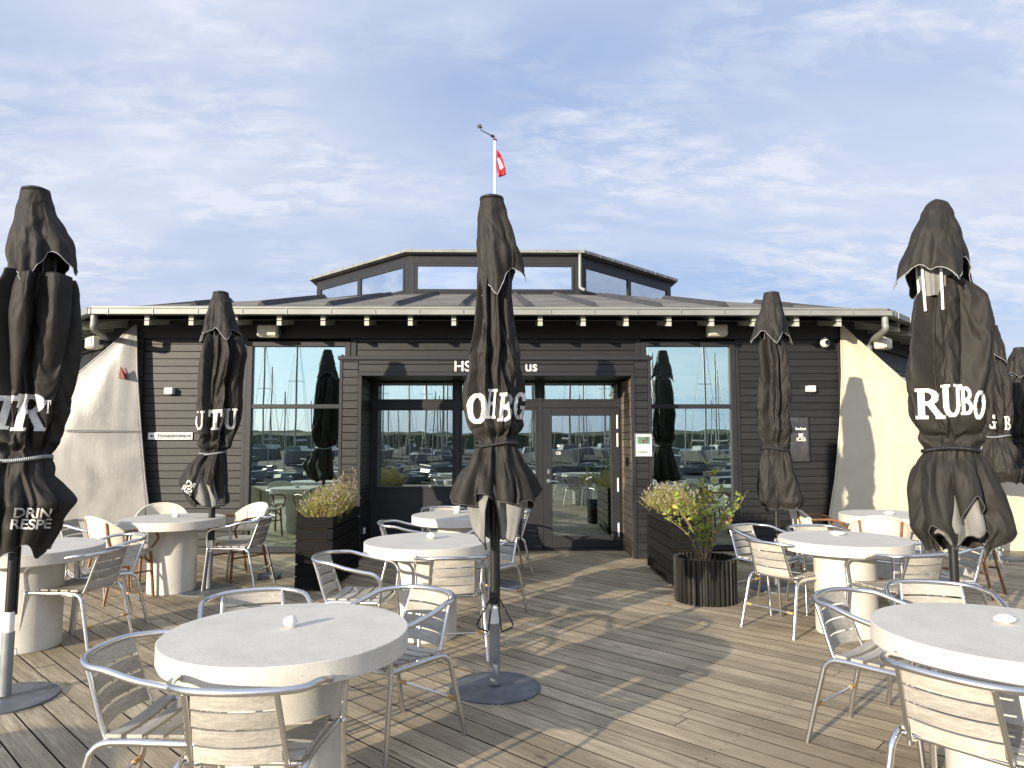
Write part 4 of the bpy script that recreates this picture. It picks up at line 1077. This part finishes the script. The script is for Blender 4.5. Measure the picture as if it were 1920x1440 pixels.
for (a, b_, c_, d_) in ((120, 806, 262, 808), (120, 808.5, 262, 810.5),):
    P = [at_y(lerp(a, c_, k/10), lerp(b_, d_, k/10), SL-.02-.125*sin(pi*(.55+.45*k/10))) for k in range(11)]
    mb.tube(P, .006, 5)
mb.build('seam', M['greysail'], ls)
rs, rv_, nu, nv = sail('sail', 'cream sail hung as a wind screen at the right building corner',
    [(1577, 610), (1579, 700), (1575, 800), (1565, 900), (1556, 960), (1552, 1000), (1560, 1040)], [(1579, 610), (1700, 718), (1850, 846), (1990, 966), (2000, 990), (2000, 1050)], 9.88, M['creamsail'], .07)
# ------------------------------------------------------------------ tables
def table(px, py, label, sc_=1.0):
    p = on_z(px, py, .75); t = thing('round_table', label, 'table', (p.x, p.y, 0), random.uniform(0, 6), 'round white stone tables')
    return t
tb0 = None; R_T = .505
TABLES = [(540, 1181, 'nearest white stone table on the left, white pebble on its top'),
 (802, 1013, 'white stone table in front of the entrance, left of the middle umbrella'),
 (860, 965, 'white stone table close to the doors, partly behind the middle umbrella'),
 (326, 971, 'white stone table before the grey sail with cream chairs round it'),
 (57, 1024, 'white stone table at the left edge behind the left umbrella'),
 (1582, 1009, 'white stone table on the right beside the round fluted pot'),
 (1882, 1181, 'nearest white stone table on the right, cut by the photo edge'),
 (1668, 964, 'white stone table farthest right before the cream sail')]
TC = []
for i, (px, py, lb) in enumerate(TABLES):
    p = on_z(px, py, .75); TC.append(p.xy.copy())
    if i == 0:
        tb0 = thing('round_table', lb, 'table', (p.x, p.y, 0), 0, 'round white stone tables')
        mb = MB(); mb.lathe([(0, .75), (R_T-.003, .75), (R_T, .747), (R_T, .668), (R_T-.003, .665), (.2, .665)], 96); tp = mb.build('tabletop', M['concrete'], tb0)
        mb = MB(); mb.lathe([(.235, .6645), (.235, .006), (.23, .0)], 64); mb.build('column', M['concrete'], tb0)
        for o in KIDS(tb0):
            for poly in o.data.polygons: pass
    else:
        o = copy_tree(tb0); o.location = (p.x, p.y, 0); o.rotation_euler = (0, 0, random.uniform(0, 6)); o['label'] = lb
for o in C.objects:
    if o.name.startswith('tabletop') and o.type == 'MESH': break
def edge_split(o, ang=28):
    m = o.modifiers.new('split', 'EDGE_SPLIT'); m.split_angle = radians(ang)
for o in list(C.objects):
    if o.type == 'MESH' and o.name.split('.')[0] in ('tabletop', 'column', 'base_plate', 'cap'): edge_split(o)
o = copy_tree(tb0); o.location = (-4.5, 1.15, 0); o['label'] = 'white stone table just left of the view, its round shadow on the near deck'
# pebbles
def pebble(px, py, label, s=1.0, sq=(1.2, 1, .62), name='pebble', cat='pebble'):
    p = on_z(px, py, .75); mb = MB(); n = 20; vs = []
    for i in range(11):
        ph = -pi/2+pi*i/10
        for k in range(n):
            d = Vector((cos(ph)*cos(2*pi*k/n), cos(ph)*sin(2*pi*k/n), sin(ph))); r = .026*s*(1+.22*noise.noise(d*1.4+Vector((px, 0, 0))))
            vs.append(Vector((d.x*r*sq[0], d.y*r*sq[1], d.z*r*sq[2]+.026*s*sq[2]*.9)))
    mb.add(vs, [(i*n+k, i*n+(k+1) % n, (i+1)*n+(k+1) % n, (i+1)*n+k) for i in range(10) for k in range(n)], None, True)
    o = mb.build(name, M['stone']); o.location = (p.x, p.y, .75); tag(o, label, cat); return o
pebble(545, 1176, 'round white pebble on the nearest left table', 1.05, (1.0, 1, .95))
pebble(809, 1010, 'white pebble on the table left of the middle umbrella', 1.3, (1.15, 1, .8))
pebble(330, 969, 'small white pebble on the table before the grey sail', 1.2, (1.3, 1, .6))
pebble(1571, 1003, 'flat white shell shaped stone on the table beside the fluted pot', 1.7, (1.5, 1.2, .4))
pebble(1884, 1168, 'flat white stone on the nearest right table', 1.2, (1.5, 1.1, .6))
pebble(1667, 965, 'flat pale stone on the table before the cream sail', 1.5, (1.4, 1, .5))
p = on_z(857, 962, .75); t = thing('candle_glass', 'small clear glass on the table close to the doors', 'glass', (p.x, p.y, .75))
mb = MB(); mb.lathe([(0, .002), (.035, .002), (.038, .075), (.034, .075), (.031, .01)], 24); mb.build('cup', M['whiteplastic'], t)
# ------------------------------------------------------------------ aluminium armchair, facing local +y
def alu_chair():
    t = thing('armchair', '', 'chair')
    TR = .0135
    half = [(.252, .205, .44), (.258, .215, .56), (.262, .205, .600), (.266, .165, .635), (.27, .08, .652), (.272, -.04, .677), (.262, -.15, .707), (.225, -.245, .712), (.14, -.305, .72), (0, -.325, .722)]
    P = half+[(-x, y, z) for (x, y, z) in half[-2::-1]]
    mb = MB(); mb.tube(cr(P, 5), TR, 12); mb.build('armrest', M['alu'], t)
    for s in (-1, 1):
        mb = MB(); mb.tube(cr([(s*.252, .205, .445), (s*.253, .208, .40), (s*.262, .245, .0)], 5), TR, 12); mb.build('leg', M['alu'], t)
        mb = MB(); mb.tube(cr([(s*.236, .19, .438), (s*.222, .05, .434), (s*.218, -.10, .436), (s*.219, -.175, .430), (s*.222, -.215, .40), (s*.226, -.235, .34), (s*.245, -.315, 0)], 6), TR, 12); mb.build('leg', M['alu'], t)
        mb = MB(); mb.tube(cr([(s*.155, -.298, .712), (s*.158, -.270, .64), (s*.166, -.212, .47), (s*.170, -.184, .425), (s*.172, -.13, .411), (s*.175, -.03, .412)], 6), .0105, 10); mb.build('back_post', M['alu'], t)
        mb = MB(); mb.tube([(s*.243, .19, .44), (s*.253, .206, .44)], .010, 8); mb.build('bolt', M['steel'], t)
    mb = MB(); mb.tube(cr([(-.236, .19, .436), (-.12, .212, .428), (0, .216, .424), (.12, .212, .428), (.236, .19, .436)], 4), .010, 8)
    mb.tube([(-.218, -.15, .425), (.218, -.15, .425)], .010, 8); mb.build('seat_frame', M['alu'], t)
    st = MB(); st.tube([(-.232, -.27, .19), (.232, -.27, .19)], .007, 8); so_ = st.build('stretcher', M['alu'], t)
    for s in (-1, 1):
        mb = MB(); mb.tube([(s*.215, -.27, .19), (s*.17, -.27, .19)], .0115, 8); mb.build('tan_sleeve', M['sleeve'], so_)
    seat = MB()
    for i in range(5):
        y = -.145+i*.080; n = 8; wd = .058; vs = []
        for k in range(n+1):
            x = lerp(-.205, .205, k/n); z = .452-.012*(1-(x/.205)**2)+.004*abs(y)
            for (dy, dz) in ((-wd/2, -.006), (wd/2, -.006), (wd/2, .006), (-wd/2, .006)): vs.append((x, y+dy, z+dz))
        fs = [(0, 3, 2, 1), (n*4, n*4+1, n*4+2, n*4+3)]
        for k in range(n):
            for q in range(4): fs.append((k*4+q, k*4+(q+1) % 4, (k+1)*4+(q+1) % 4, (k+1)*4+q))
        seat.add(vs, fs)
    seat.build('seat', M['slat'], t)
    bk = MB()
    for i in range(4):
        z = .682-i*.0655; yb = -.268+(.69-z)*.30; n = 12; h = .056; vs = []
        for k in range(n+1):
            x = lerp(-.153, .153, k/n); y = yb-.010-.030*(1-(x/.153)**2)
            for (dy, dz) in ((-.005, -h/2), (.005, -h/2), (.005, h/2), (-.005, h/2)): vs.append((x, y+dy-dz*.25, z+dz))
        fs = [(0, 3, 2, 1), (n*4, n*4+1, n*4+2, n*4+3)]
        for k in range(n):
            for q in range(4): fs.append((k*4+q, k*4+(q+1) % 4, (k+1)*4+(q+1) % 4, (k+1)*4+q))
        bk.add(vs, fs)
    bk.build('backrest', M['slat'], t)
    for o in KIDS(t):
        pass
    return t
ac = alu_chair(); used = [False]
def place(x, y, dx, dy, label, src=ac, flag=used, group='aluminium armchairs with wooden slats'):
    o = src if not flag[0] else copy_tree(src); flag[0] = True
    o.location = (x, y, 0); o.rotation_euler = (0, 0, atan2(dy, dx)-pi/2); o['label'] = label; o['group'] = group; return o
def near(i, ang, dist):   # placed round table i: ang in degrees seen from table centre, facing it
    c = TC[i]; x, y = c.x+cos(radians(ang))*dist, c.y+sin(radians(ang))*dist; return x, y
T1, T2, T3, T4, T5, T6, T7, T8_ = TC
CH = [
 (-1.27, 2.98, 1, -0.05, 'aluminium armchair left of the nearest left table, seen from its side'),
 (-0.87, 2.76, 0.04, 1, 'aluminium armchair in front of the nearest left table, its back to the camera'),
 (-0.55, 3.82, -0.66, -0.75, 'aluminium armchair right of the nearest left table, turned towards it'),
 (-1.22, 3.77, 0.4, -0.92, 'aluminium armchair behind the nearest left table, mostly hidden by its top'),
 (-0.97, 5.25, 1, -0.1, 'aluminium armchair between the left planter and the table before the entrance'),
 (-0.33, 5.42, -0.12, 1, 'aluminium armchair in front of the entrance table, its back to the camera'),
 (-0.1, 6.48, -0.66, -0.75, 'aluminium armchair behind the pole of the middle umbrella'),
 (-0.86, 7.35, 0.98, 0.1, 'aluminium armchair left of the table close to the doors'),
 (-0.62, 8.72, 0.1, -0.99, 'aluminium armchair between the doors and the table close to them'),
 (0.08, 8.45, -1, -0.2, 'aluminium armchair right of the middle umbrella, close to the door'),
 (-2.75, 7.78, -1, 0.1, 'aluminium armchair right of the table before the grey sail'),
 (-3.21, 5.63, -0.98, 0.15, 'aluminium armchair right of the left edge table, nearer of the two there'),
 (-3.36, 6.25, -0.75, -0.66, 'aluminium armchair right of the left edge table, farther of the two there'),
 (-4.12, 7.55, 1, 0, 'aluminium armchair directly in front of the grey sail'),
 (2.55, 6.72, 0.5, -0.85, 'aluminium armchair behind the fluted pot, back turned to the dark wall'),
 (2.45, 5.97, 0.84, 0.54, 'aluminium armchair nearest to the fluted pot, back to the camera'),
 (3.03, 5.4, -0.22, 0.97, 'aluminium armchair in front of the table beside the fluted pot'),
 (3.56, 5.75, -0.99, 0.05, 'aluminium armchair right of the table beside the fluted pot, arms pointing left'),
 (3.04, 6.6, -0.05, -1, 'aluminium armchair behind the middle of the table beside the fluted pot'),
 (3.78, 6.68, -0.6, -0.8, 'aluminium armchair behind the right rim of the table beside the fluted pot'),
 (2, 3.67, 0.64, -0.77, 'aluminium armchair left of the nearest right table'),
 (1.82, 2.72, 0.8, 0.6, 'aluminium armchair in front of the nearest right table, its back to the camera'),
 (2.44, 3.86, -0.3, -0.95, 'aluminium armchair behind the nearest right table'),
 (5.9, 8.9, -0.9, 0.3, 'aluminium armchair at the far right, its legs showing below the cream sail'),
]
for c in CH: place(*c)
# ------------------------------------------------------------------ cane armchair
def cane_chair():
    t = thing('cane_chair', '', 'chair')
    back = MB(); vs = []; nu, nv = 24, 8
    def bp(u, v):      # u -1..1 round the back, v 0..1 height
        a = u*1.25; top = .82-.14*abs(u)**2.2
        z = lerp(.50, top, v); r = .25+.03*v
        return Vector((r*sin(a)*1.02, -.02-r*cos(a)*.95-.03*v, z))
    for j in range(nv+1):
        for i in range(nu+1): vs.append(bp(lerp(-1, 1, i/nu), j/nv))
    back.add(vs, [(j*(nu+1)+i, j*(nu+1)+i+1, (j+1)*(nu+1)+i+1, (j+1)*(nu+1)+i) for j in range(nv) for i in range(nu)], None, True)
    o = back.build('backrest', M['weave'], t); sd = o.modifiers.new('thickness', 'SOLIDIFY'); sd.thickness = .012
    rim = MB(); rim.tube([bp(lerp(-1, 1, i/30), 1) for i in range(31)], .014, 8); rim.build('rim', M['weave'], t)
    seat = MB(); n = 32; vs = [(0, 0, .462)]+[(.22*cos(2*pi*k/n), .005+.225*sin(2*pi*k/n), .455) for k in range(n)]+[(.22*cos(2*pi*k/n), .005+.225*sin(2*pi*k/n), .42) for k in range(n)]
    seat.add(vs, [(0, 1+k, 1+(k+1) % n) for k in range(n)]+[(1+k, 1+n+k, 1+n+(k+1) % n, 1+(k+1) % n) for k in range(n)]+[tuple(range(n+1, 2*n+1))[::-1]]); seat.build('seat', M['weave'], t)
    for s in (-1, 1):
        a = bp(s, 1)
        mb = MB(); mb.tube(cr([a, (s*.275, .06, .685), (s*.285, .17, .655), (s*.27, .215, .58), (s*.235, .17, .49)], 6), .013, 8); mb.build('armrest', M['cane'], t)
        mb = MB(); mb.tube([(s*.20, .185, .45), (s*.215, .22, 0)], .015, 8); mb.build('leg', M['cane'], t)
        mb = MB(); mb.tube(cr([(bp(s*.55, 1)), (bp(s*.55, .3)), (s*.19, -.19, .42), (s*.215, -.27, 0)], 5), .014, 8); mb.build('leg', M['cane'], t)
        mb = MB(); mb.tube([(s*.205, .20, .26), (s*.20, -.21, .26)], .010, 8); mb.tube(cr([(s*.207, .20, .33), (s*.2, .1, .40), (s*.2, 0, .415)], 4), .008, 6); mb.build('stretcher', M['cane'], t)
    mb = MB(); mb.tube(cr([(-.2, .19, .33), (-.1, .18, .40), (0, .19, .415), (.1, .18, .4), (.2, .19, .33)], 4), .008, 6); mb.build('stretcher', M['cane'], t)
    return t
cc = cane_chair(); cu_ = [False]; G2 = 'cream cane armchairs'
for c in [
 (-3.72, 7.27, .55, .84, 'cream cane armchair with brown legs, back to camera, before the table by the grey sail'),
 (T4.x-.42, T4.y+.66, .45, -.9, 'cream cane armchair whose rounded back shows between the grey sail and its table'),
 (-2.93, 8.28, -.6, -.8, 'cream cane armchair against the left wall below the umbrella beside the arrow sign'),
 (T8_.x-.62, T8_.y+.35, .99, -.2, 'cream cane armchair in shade touching the dark wall beside the cream sail'),
 (T8_.x-.45, T8_.y-.62, .45, .89, 'cream cane armchair before the table by the cream sail, left of two'),
 (T8_.x+.52, T8_.y-.45, -.65, .75, 'cream cane armchair before the table by the cream sail, right of two, legs splayed')]:
    place(*c, src=cc, flag=cu_, group=G2)
# ------------------------------------------------------------------ planters and plants
def planter(x0, x1, y0, y1, h, label, rz=0):
    t = thing('wooden_planter', label, 'planter', ((x0+x1)/2, (y0+y1)/2, 0), rz, 'black wooden planters')
    hx, hy = (x1-x0)/2, (y1-y0)/2; n = 6; bh = (h-.02)/n
    for (nm, sx) in (('side_boards', -1), ('side_boards', 1)):
        mb = MB()
        for i in range(n): mb.box((sx*(hx-.014), 0, .03+bh*(i+.5)), (.028, 2*hy-.06, bh-.012), bev=.004)
        mb.build(nm, M['planter'], t)
        mb = MB()
        for i in range(n): mb.box((0, sx*(hy-.014), .03+bh*(i+.5)), (2*hx, .028, bh-.012), bev=.004)
        mb.build('end_boards', M['planter'], t)
    mb = MB(); mb.bb(-hx+.03, hx-.03, -hy+.03, hy-.03, .03, h-.10); mb.build('soil', M['soil'], t)
    mb = MB()
    for sx in (-1, 1):
        for sy in (-1, 1): mb.box((sx*(hx-.05), sy*(hy-.05), h/2), (.04, .04, h-.04)); 
    mb.build('corner_posts', M['planter'], t); return t
PH = .755
q0 = on_z(555, 1110); q1 = on_z(622, 1110)
planter(q0.x, q1.x+.02, q0.y, q0.y+1.25, PH, 'black wooden planter with dry yellow herbs left of the entrance', -.03)
r0 = on_z(1262, 1105)
planter(r0.x, r0.x+.42, r0.y, r0.y+1.25, PH, 'black wooden planter with yellow green herbs right of the entrance')
def herb(cx, cy, z0, hx, hy, n, hmin, hmax, label, seed, lean=0):
    rg = random.Random(seed); st, lf, tp = MB(), MB(), MB()
    for _ in range(n):
        x, y = rg.uniform(-hx, hx), rg.uniform(-hy, hy); e = (1-.35*(x/hx)**2)*(1-.25*(y/hy)**2)
        h = rg.uniform(hmin, hmax)*e; dx, dy = x*.55+rg.gauss(0, .05)+lean, y*.16+rg.gauss(0, .04)
        P = [Vector((x, y, 0)), Vector((x+dx*.35, y+dy*.35, h*.5)), Vector((x+dx, y+dy, h))]
        st.tube(P, [.0022, .0018, .0012], 3, cap=False)
        for k in range(15):
            u = rg.uniform(.08, .97); b_ = P[0].lerp(P[1], u*2) if u < .5 else P[1].lerp(P[2], u*2-1)
            a = rg.uniform(0, 2*pi); d = Vector((cos(a), sin(a), rg.uniform(.1, 1.2))).normalized(); L = rg.uniform(.012, .030); s = d.cross(Vector((rg.random(), rg.random(), rg.random()))).normalized()*.0032
            lf.add([b_-s, b_+s, b_+d*L+s*.6, b_+d*L-s*.6], [(0, 1, 2, 3)], max(0, min(1, rg.gauss(.45, .25))))
        if rg.random() < .30:
            for k in range(3):
                c = P[2]+Vector((rg.uniform(-.006, .006), rg.uniform(-.006, .006), k*.007)); s = rg.uniform(.004, .008)
                tp.add([c+Vector(v)*s for v in ((1, 0, 0), (0, 1, 0), (-1, 0, 0), (0, -1, 0), (0, 0, 1.2), (0, 0, -1.2))], [(0, 1, 4), (1, 2, 4), (2, 3, 4), (3, 0, 4), (1, 0, 5), (2, 1, 5), (3, 2, 5), (0, 3, 5)])
    t = thing('herb_bush', label, 'plant', (cx, cy, z0)); lf.build('foliage', M['herb'], t); st.build('stems', M['stem'], t); tag(tp.build('flower_heads', M['tips'], t), kind='stuff'); return t
pc = ((q0.x+q1.x+.02)/2, q0.y+.625)
herb(pc[0]+.02, pc[1]-.12, PH-.11, .15, .40, 420, .30, .47, 'dry yellowish herb bush growing in the left planter', 5)
herb(pc[0]+.06, pc[1]+.42, PH-.11, .10, .12, 60, .45, .68, 'taller thin grass tuft at the back of the left planter', 6)
herb(r0.x+.20, r0.y+.70, PH-.11, .17, .50, 620, .28, .45, 'yellow green herb bush growing in the right planter', 8)
# fluted pot with shrub
pp = on_z(1323, 1126); t = thing('fluted_pot', 'dark metal pot of vertical flutes standing before the right planter', 'plant pot', (pp.x, pp.y, 0))
mb = MB(); n = 34; R0 = .285; prof = []; H_ = .42
for k in range(n*6):
    a = 2*pi*k/(n*6); f = (k % 6); r = R0+(.012 if f in (0, 1, 2) else -.012); prof.append((r*cos(a), r*sin(a)))
L = len(prof); vs = [(x, y, .004) for x, y in prof]+[(x*1.0, y*1.0, H_+.010*sin(i*1.9)) for i, (x, y) in enumerate(prof)]+[(x*.94, y*.94, H_-.0) for x, y in prof]+[(x*.94, y*.94, .2) for x, y in prof]
fs = []
for r_ in range(3): fs += [(r_*L+i, r_*L+(i+1) % L, (r_+1)*L+(i+1) % L, (r_+1)*L+i) for i in range(L)]
mb.add(vs, fs); mb.build('wall', mat('dark_fluted_metal', (.020, .019, .017), .35, .1, .5, .2, 30, .5, 5), t)
mb = MB(); mb.disc(.27, H_-.06, 40); mb.build('soil', M['soil'], t)
def shrub(loc, label):
    rg = random.Random(11); st, lf = MB(), MB()
    def leaf(b_, d, L):
        s = d.cross(Vector((rg.gauss(0, 1), rg.gauss(0, 1), rg.gauss(0, 1)))).normalized(); nrm = d.cross(s).normalized(); wv = L*.30
        P = [b_, b_+d*L*.35+s*wv*.6, b_+d*L*.7+s*wv, b_+d*L+nrm*L*.12, b_+d*L*.7-s*wv, b_+d*L*.35-s*wv*.6, b_+d*L*.55-nrm*L*.08]
        lf.add(P, [(0, 1, 6), (1, 2, 6), (2, 3, 6), (3, 4, 6), (4, 5, 6), (5, 0, 6)], max(0, min(1, rg.gauss(.45, .28))), True)
    tips = [(-.30, -.02, .60), (-.22, .1, .48), (-.12, -.1, .38), (.02, .05, .72), (.12, 0, .82), (.20, .1, .66), (.32, 0, .55), (.25, -.12, .42), (-.05, .12, .55), (.06, -.12, .46), (-.38, .0, .44), (.10, .15, .60), (-.16, 0, .66), (.42, .02, .60), (.0, -.05, .30)]
    for (x, y, z) in tips:
        z *= .98; P = cr([(rg.uniform(-.04, .04), rg.uniform(-.04, .04), -.08), (x*.35, y*.35, z*.42), (x*.8, y*.8, z*.78), (x, y, z)], 6)
        st.tube(P, [.0065*(1-.7*i/len(P)) for i in range(len(P))], 5)
        for i in range(4, len(P)):
            for _ in range(2 if i < len(P)-3 else 4):
                if rg.random() < .38: continue
                a = rg.uniform(0, 2*pi); d = Vector((cos(a)*.8, sin(a)*.8, rg.uniform(.25, 1.1))).normalized(); leaf(P[i]+Vector((0, 0, rg.uniform(-.02, .02))), d, rg.uniform(.034, .066))
        for _ in range(2):
            i = rg.randint(6, len(P)-3); a = rg.uniform(0, 2*pi); q = P[i]+Vector((cos(a)*.07, sin(a)*.07, rg.uniform(.06, .14))); st.tube([P[i], q], .002, 4)
            for k in range(5):
                b_ = P[i].lerp(q, rg.uniform(.4, 1)); a = rg.uniform(0, 2*pi); leaf(b_, Vector((cos(a), sin(a), .8)).normalized(), rg.uniform(.025, .045))
    t = thing('shrub', label, 'shrub', loc); lf.build('foliage', M['leaf'], t); st.build('branches', M['stem'], t)
shrub((pp.x, pp.y, H_-.0), 'sparse green and yellow leaved shrub growing from the fluted pot')
tr_ = at_y(1892, 700, 34); tx_ = thing('tree', 'dark green tree top far behind between the two farthest right umbrellas', 'tree', (tr_.x, 34, -.35))
mb = MB(); rg = random.Random(3); hT = tr_.z+.9
for _ in range(1500):
    d = Vector((rg.gauss(0, 1), rg.gauss(0, 1), rg.gauss(0, 1))).normalized(); r_ = rg.random()**.4; c = Vector((d.x*2.4*r_, d.y*2.4*r_, hT-2.2+d.z*2.2*r_))+Vector((noise.noise(d*2.5), 0, noise.noise(d*3+Vector((5, 0, 0)))))*.8
    a = Vector((rg.gauss(0, 1), rg.gauss(0, 1), rg.gauss(0, 1))).normalized()*.16; b_ = a.cross(d).normalized()*.12; mb.add([c-a, c+b_, c+a, c-b_], [(0, 1, 2, 3)], rg.random()*.45)
mb.build('crown', M['treeleaf'], tx_); mb = MB(); mb.tube([(0, 0, 0), (.1, 0, hT-2.5), (0, .1, hT-.6)], [.2, .12, .03], 8); mb.build('trunk', M['stem'], tx_)
# small things on the deck
p = on_z(505, 1084); t = thing('metal_tray', 'small rectangular metal tray lying on the deck left of the planter', 'tray', (p.x, p.y, 0), .05)
mb = MB(); W_, D_, h = .12, .085, .045
vs = [(-W_*.88, -D_*.88, .004), (W_*.88, -D_*.88, .004), (W_*.88, D_*.88, .004), (-W_*.88, D_*.88, .004), (-W_, -D_, h), (W_, -D_, h), (W_, D_, h), (-W_, D_, h)]
mb.add(vs, [(0, 1, 2, 3), (0, 1, 5, 4), (1, 2, 6, 5), (2, 3, 7, 6), (3, 0, 4, 7)]); o = mb.build('dish', M['steel'], t); sd = o.modifiers.new('th', 'SOLIDIFY'); sd.thickness = .002
mb = MB(); mb.tube([(-W_-.004, -D_-.004, h), (W_+.004, -D_-.004, h), (W_+.004, D_+.004, h), (-W_-.004, D_+.004, h)], .004, 6, closed=True); mb.build('rim', M['steel'], t)
for (px, py, lb) in ((1254, 1135, 'small dry orange leaf on the deck near the fluted pot'), (856, 1176, 'small dry orange leaf on the deck beside the entrance table column')):
    p = on_z(px, py); mb = MB(); mb.add([(-.03, 0, .004), (0, -.016, .012), (.035, .0, .006), (0, .018, .014)], [(0, 1, 2), (0, 2, 3)]); o = mb.build('fallen_leaf', M['leafbrown']); o.location = (p.x, p.y, .001); tag(o, lb, 'leaf')
# ------------------------------------------------------------------ furniture seen through the glass
p = at_y(1068, 915, 11.6); t = thing('wooden_indoor_table', 'pale wooden table indoors seen through the glass door', 'table', (p.x+.35, 11.8, .015))
mb = MB(); mb.box((0, 0, .72), (.9, .7, .04)); mb.build('tabletop', M['pine'], t)
for sx in (-1, 1):
    for sy in (-1, 1): mb = MB(); mb.box((sx*.40, sy*.30, .35), (.06, .06, .70)); mb.build('leg', M['pine'], t)
p = at_y(1113, 915, 11.1); t = thing('indoor_chair', 'grey shell chair with red seat indoors behind the glass door', 'chair', (p.x, 11.1, .015), .3)
mb = MB(); vs = []
for j in range(7):
    for i in range(13): u = lerp(-1, 1, i/12); v = j/6; vs.append((.22*sin(u*1.2), -.2*cos(u*1.2)-.02*v, .45+.38*v*(1-.15*u*u)))
mb.add(vs, [(j*13+i, j*13+i+1, (j+1)*13+i+1, (j+1)*13+i) for j in range(6) for i in range(12)], None, True); mb.build('backrest', M['greyfab'], t)
mb = MB(); mb.box((0, 0, .45), (.42, .42, .05), bev=.015); mb.build('seat', M['redseat'], t)
for sx in (-1, 1):
    for sy in (-1, 1): mb = MB(); mb.tube([(sx*.17, sy*.17, .43), (sx*.23, sy*.22, 0)], .009, 8); mb.build('leg', M['alu'], t)
a, b_ = at_y(496, 984, 10.35), at_y(557, 1012, 10.35)
t = thing('slatted_bench', 'pale green slatted bench behind the glass of the left big window', 'bench', ((a.x+b_.x)/2+.1, 10.42, .015))
hw_ = (b_.x-a.x)/2+.1; mb = MB()
for i in range(4): mb.box((0, 0, b_.z+.025+i*.055), (2*hw_, .02, .050), bev=.003)
mb.build('backrest', M['green'], t)
for s in (-.5, .5): mb = MB(); mb.box((s*hw_*1.3, .012, .20), (.03, .03, b_.z+.05)); mb.build('leg', M['green'], t)
mb = MB(); mb.box((0, .2, b_.z-.02), (2*hw_, .3, .02)); mb.build('seat', M['green'], t)
mb = MB()
for i in range(14): mb.tube([(0+i*.045, .015*sin(i*2.3), .1), (i*.045, .015*sin(i*2.3), 2.9)], .026, 8)
a = at_y(588, 900, 10.5); o = mb.build('curtain', M['curtain']); o.location = (a.x, 10.5, .02); tag(o, 'dark red brown curtain hanging inside the left big window', 'curtain')
a = at_y(1003, 800, 10.6); mb = MB(); mb.bb(0, .05, 0, .04, 0, 2.15, bev=.004); o = mb.build('wooden_post', M['pine']); o.location = (a.x, 10.5, .016); tag(o, 'pale wooden post indoors beside the glass door', 'post')
# leave only real objects; drop unused empties
